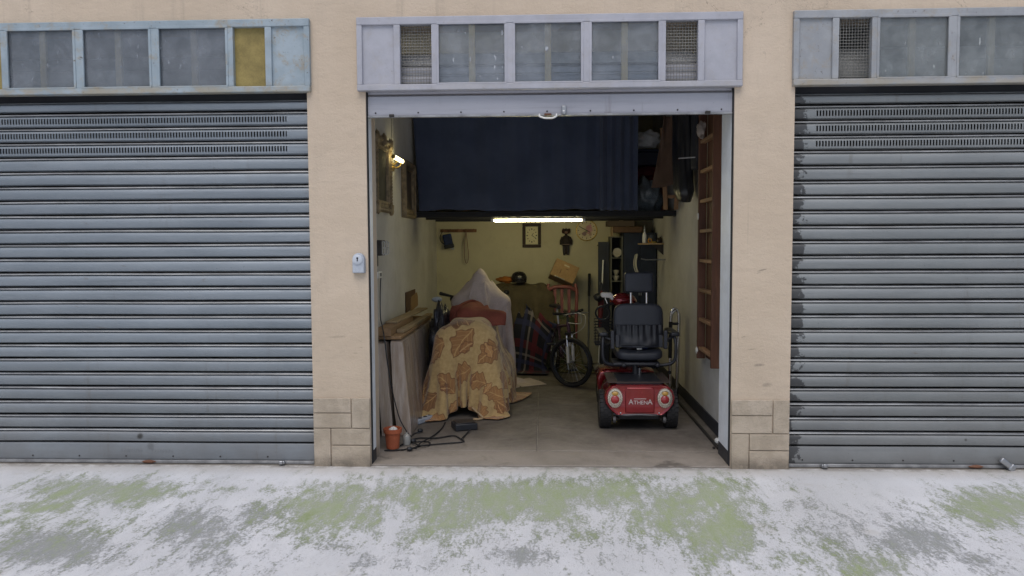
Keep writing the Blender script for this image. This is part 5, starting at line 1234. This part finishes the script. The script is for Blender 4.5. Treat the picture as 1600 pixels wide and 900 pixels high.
def swheel(x, y, R, w, nm):
    pr = [(R * .55, -w / 2 * .8), (R * .8, -w / 2), (R * .95, -w / 2 * .92), (R * .985, -w / 2 * .6), (R * .99, 0), (R * .985, w / 2 * .6), (R * .95, w / 2 * .92), (R * .8, w / 2), (R * .55, w / 2 * .8)]
    wh = MB().lathe(pr, (x, y, R), (1, 0, 0), 40).build(nm, BLACKRUBBER, t, smooth=40)
    mb = MB(); N = 26
    for k in range(N):
        a = 2 * PI * k / N
        for j in (-1, 0, 1):
            aa = a + (PI / N if j == 0 else 0); M3 = Matrix.Rotation(aa, 3, 'X')
            mb.obox(Vector((x + j * w * .32, y, R)) + M3 @ Vector((0, 0, R * .985)), (w * .135, R * .085, R * .03), M3)
    o = mb.build('tread', BLACKRUBBER, wh); o['kind'] = 'stuff'
    MB().lathe([(.0, -w * .40), (R * .5, -w * .42), (R * .56, -w * .36), (R * .56, w * .36), (R * .5, w * .42), (0, w * .40)], (x, y, R), (1, 0, 0), 24).build('rim', mat('rim_grey', (.22, .22, .23), .4, .6), wh, smooth=40)
    return wh
for s in (-1, 1):
    swheel(SX + .287 * s, 1.20, .165, .105, 'rear_wheel'); swheel(SX + .235 * s, 2.28, .15, .085, 'front_wheel')
# floor pan and front cowl
MB().box(SX - .24, SX + .24, 1.55, 2.1, .165, .19).build('floor_pan', ARMP, t, bevel=.008)
fsec = [(-.285, .16), (-.295, .30), (-.27, .352), (-.20, .372), (.20, .372), (.27, .352), (.295, .30), (.285, .16)]
R = [[(SX + u * k, y, .16 + (v - .16) * h) for u, v in fsec] for y, k, h in ((2.02, .96, .92), (2.035, 1.0, 1.0), (2.15, 1.0, 1.06), (2.45, .95, .95), (2.56, .8, .7))]
fc = MB().rings(R).build('front_cowl', REDP, t, smooth=45, bevel=.008)
MB().box(SX - .12, SX - .03, 2.012, 2.0185, .315, .338).build('badge', SILV, fc, bevel=.004)
# seat on its post
MB().cyl((SX + .01, 1.42, .42), (SX + .01, 1.42, .53), .028).build('seat_post', ARMP, t, smooth=60); MB().cyl((SC, 1.40, .435), (SC, 1.385, .50), .016).build('post_lever', CHROME, t, smooth=60)
MB().box(SX - .2, SX + .22, 1.33, 1.62, .525, .55).build('seat_frame', ARMP, t, bevel=.006)
for s in (-1, 1): MB().ell((SC + .15 * s, 1.315, .53), (.022, .02, .022), 14, 10).build('frame_knob', ARMP, t, smooth=60)
def cushion(nm, cx, cyc, cz, hx, hy, hz, m, tilt=0.0, rr=.3, n=14, prow=None):
    mb = MB(); N = 18; R = []
    M3 = Matrix.Rotation(tilt, 3, 'X')
    for i in range(N + 1):
        a = -PI / 2 + PI * i / N; row = []
        for k in range(40):
            b = 2 * PI * k / 40
            f = lambda q, e: math.copysign(abs(q) ** e, q)
            e1, e2 = .35, rr
            p = Vector((hx * f(math.cos(a), e1) * f(math.cos(b), e2), hy * f(math.sin(a), .5), hz * f(math.cos(a), e1) * f(math.sin(b), e2)))
            if prow: p = prow(p)
            row.append(Vector((cx, cyc, cz)) + M3 @ p)
        R.append(row)
    return mb.rings(R, True, False).build(nm, m, t, smooth=60)
sb = MB(); R = []
seat = MB()
R = []
for i in range(19):
    a = -PI / 2 + PI * i / 18; row = []
    for k in range(40):
        b = 2 * PI * k / 40; f = lambda q, e: math.copysign(abs(q) ** e, q)
        row.append((SC + .215 * f(math.cos(a), .4) * f(math.cos(b), .35), 1.62 + .27 * f(math.cos(a), .4) * f(math.sin(b), .35), .60 + .05 * f(math.sin(a), .5) + .015 * abs(math.cos(b))))
    R.append(row)
seat.rings(R, True, False).build('seat_cushion', SEATV, t, smooth=60)
bt = math.radians(-8)
back_ = cushion('backrest', SC, 1.52, .873, .228, .05, .197, SEATV, bt, .38)
# gathered pocket
P = []
for j in range(22):
    v = j / 21; row = []
    for i in range(46):
        u = i / 45; fo = .010 * math.sin(u * 46 + 2 * mnoise.noise(Vector((u * 6, 0, 0)))) * v * (.4 + .6 * v) * (1 if v < .97 else .5)
        bul = .022 * math.sin(PI * u) * (1 - .7 * v) + .012 * mnoise.noise(Vector((u * 5, v * 3, 2))) * (1 - v)
        row.append((SC + (u - .5) * .425, 1.450 - bul - fo - (.875 - (.69 + .19 * v)) * .14 + .022 * abs(2 * u - 1) ** 4, .69 + .19 * v))
    P.append(row)
o = MB().grid(P).build('pocket', mat('pocket_vinyl', (.013, .015, .022), .45, var=.2, bump=.3, bscale=60), t, smooth=180); sm = o.modifiers.new('thickness', 'SOLIDIFY'); sm.thickness = .006; sm.offset = -1
MB().tube([(SC - .19, 1.44, .686), (SC, 1.405, .682), (SC + .19, 1.44, .686)], .010, 8).build('pocket_hem', SEATV, t, smooth=60)
hr = cushion('headrest', SC + .008, 1.55, 1.262, .135, .045, .095, SEATV, bt * .5, .22)
for s in (-1, 1):
    MB().cyl((SC + .008 + .072 * s, 1.55, 1.0), (SC + .008 + .072 * s, 1.55, 1.20), .0105).build('headrest_post', CHROME, t, smooth=60)
    ax = SC + .325 * s; bx = SC + .245 * s
    MB().tube(bez([(ax, 1.46, .77), (ax + .006 * s, 1.43, .70), (ax + .004 * s, 1.425, .60), (ax - .02 * s, 1.43, .54), (ax - .09 * s, 1.44, .515), (bx - .14 * s, 1.45, .512)], 6), .0155, 10).build('armrest_tube', ARMP, t, smooth=60)
    MB().box(min(ax - .04, ax + .04), max(ax - .04, ax + .04), 1.42, 1.82, .775, .815).build('armrest_pad', ARMP, t, bevel=.014, seg=3)
    MB().box(min(bx - .022 * s, bx + .014 * s), max(bx - .022 * s, bx + .014 * s), 1.43, 1.47, .66, .83).build('arm_bracket', mat('bracket_blue_black', (.03, .033, .045), .4), t, bevel=.008)
    MB().box(min(bx - .068 * s, bx - .03 * s), max(bx - .068 * s, bx - .03 * s), 1.425, 1.45, .675, .79).build('back_bracket', mat('bracket_blue_black', (.03, .033, .045), .4), t, bevel=.006)
    MB().tube([(bx, 1.46, .74), (ax, 1.48, .77)], .012, 8).build('arm_link', ARMP, t, smooth=60)
# tiller with mirror and shopping basket in front
MB().tube([(SX, 2.32, .36), (SX - .02, 2.12, .82), (SX - .03, 2.02, 1.0)], [.04, .035, .03], 12).build('tiller', ARMP, t, smooth=60)
MB().ell((SX - .035, 2.06, 1.06), (.13, .09, .07), 24, 14, .1, 2, 1).build('tiller_console', REDP, t, smooth=60)
MB().tube(bez([(SX - .25, 1.97, 1.0), (SX - .14, 2.03, 1.03), (SX, 2.05, 1.04), (SX + .10, 2.03, 1.03), (SX + .2, 1.97, 1.0)], 5), .013, 8).build('handlebar', BLACKPLASTIC, t, smooth=60)
MB().torus((SX - .235, 2.08, .93), (.2, 1, .2), .07, .010, 24, 8).build('delta_loop', BLACKPLASTIC, t, smooth=60)
MB().tube([(SX - .19, 2.02, 1.02), (SX - .215, 2.03, 1.08), (SX - .20, 2.03, 1.10)], .006, 8).build('mirror_stalk', CHROME, t, smooth=60)
mir = MB().prism([(-.058, .0), (-.045, -.022), (.03, -.026), (.055, -.052), (.07, -.04), (.068, .0), (.045, .026), (-.04, .03), (-.056, .02)], lambda u, v: (SX - .205 + u, 1.985, 1.112 + v), lambda u, v: (SX - .205 + u, 2.03, 1.112 + v)).build('mirror', mat('mirror_white', (.72, .68, .64), .3, .1, var=.06), t, bevel=.012, seg=3)
bk = MB().box(SX - .30, SX - .01, 2.16, 2.40, .60, .615).build('basket', BLACKPLASTIC, t)
for k in range(9):
    z = .60 + .03 * k
    MB().tube([(SX - .30, 2.16, z), (SX - .01, 2.16, z), (SX - .01, 2.40, z), (SX - .30, 2.40, z)], .0045, 5, loop=True).build('basket_wire', BLACKPLASTIC, bk)
for k in range(12):
    MB().cyl((SX - .30 + .29 * k / 11, 2.157, .60), (SX - .30 + .29 * k / 11, 2.157, .84), .003, n=5).build('basket_wire', BLACKPLASTIC, bk)
# things on the seat
o = MB().ell((SX + .09, 1.56, .672), (.10, .08, .025), 24, 12, .5, 3, 4).build('blue_cloth', mat('blue_cloth', (.02, .06, .22), .8, var=.4), smooth=180, loc=(SX + .09, 1.56, .65)); tag(o, 'crumpled blue cloth on the scooter seat', 'cloth')
o = MB().ell((SX - .04, 1.52, .66), (.075, .05, .02), 20, 10, .5, 3, 7).build('dark_glove', mat('dark_grey_cloth', (.06, .055, .06), .9), smooth=180, loc=(SX - .04, 1.52, .64)); tag(o, 'dark grey glove on the scooter seat beside the blue cloth', 'glove')
o = MB().obox((SC, 1.43, .664), (.022, .014, .007), rotz(.2)).build('paper_scrap', WHITEPLASTIC, bevel=.002, loc=(SC, 1.43, .657)); tag(o, 'small white scrap at the back edge of the scooter seat', 'paper')

# ------------------------------------------------------------------ folded walking frame by the right wall
t = thing('walking_frame', 'folded chrome walking frame between scooter and right wall', 'walking frame', (1.3, 2.3, 0))
for dx, dy, h in ((0, 0, .93), (.025, .09, .90)):
    P = bez([(1.255 + dx, 2.30 + dy, .012), (1.258 + dx, 2.30 + dy, .5), (1.262 + dx, 2.30 + dy, .84), (1.275 + dx, 2.30 + dy, h), (1.305 + dx, 2.30 + dy, h + .025), (1.335 + dx, 2.30 + dy, h), (1.345 + dx, 2.30 + dy, .84), (1.335 + dx, 2.30 + dy, .5), (1.325 + dx, 2.30 + dy, .012)], 6)
    MB().tube(P, .0125, 10).build('side_frame', CHROME, t, smooth=60)
    for x in (1.255, 1.325): MB().cyl((x + dx, 2.30 + dy, .002), (x + dx, 2.30 + dy, .035), .016).build('rubber_foot', BLACKRUBBER, t, smooth=40)
MB().cyl((1.262, 2.30, .80), (1.345, 2.30, .80), .014).build('cross_brace', BLACKPLASTIC, t, smooth=60)
for z in (.30, .62): MB().cyl((1.255, 2.285, z), (1.255, 2.315, z), .018).build('clip', BLACKPLASTIC, t, smooth=40)
MB().cyl((1.258, 2.29, .45), (1.262, 2.29, .82), .019).build('grip', BLACKRUBBER, t, smooth=40)
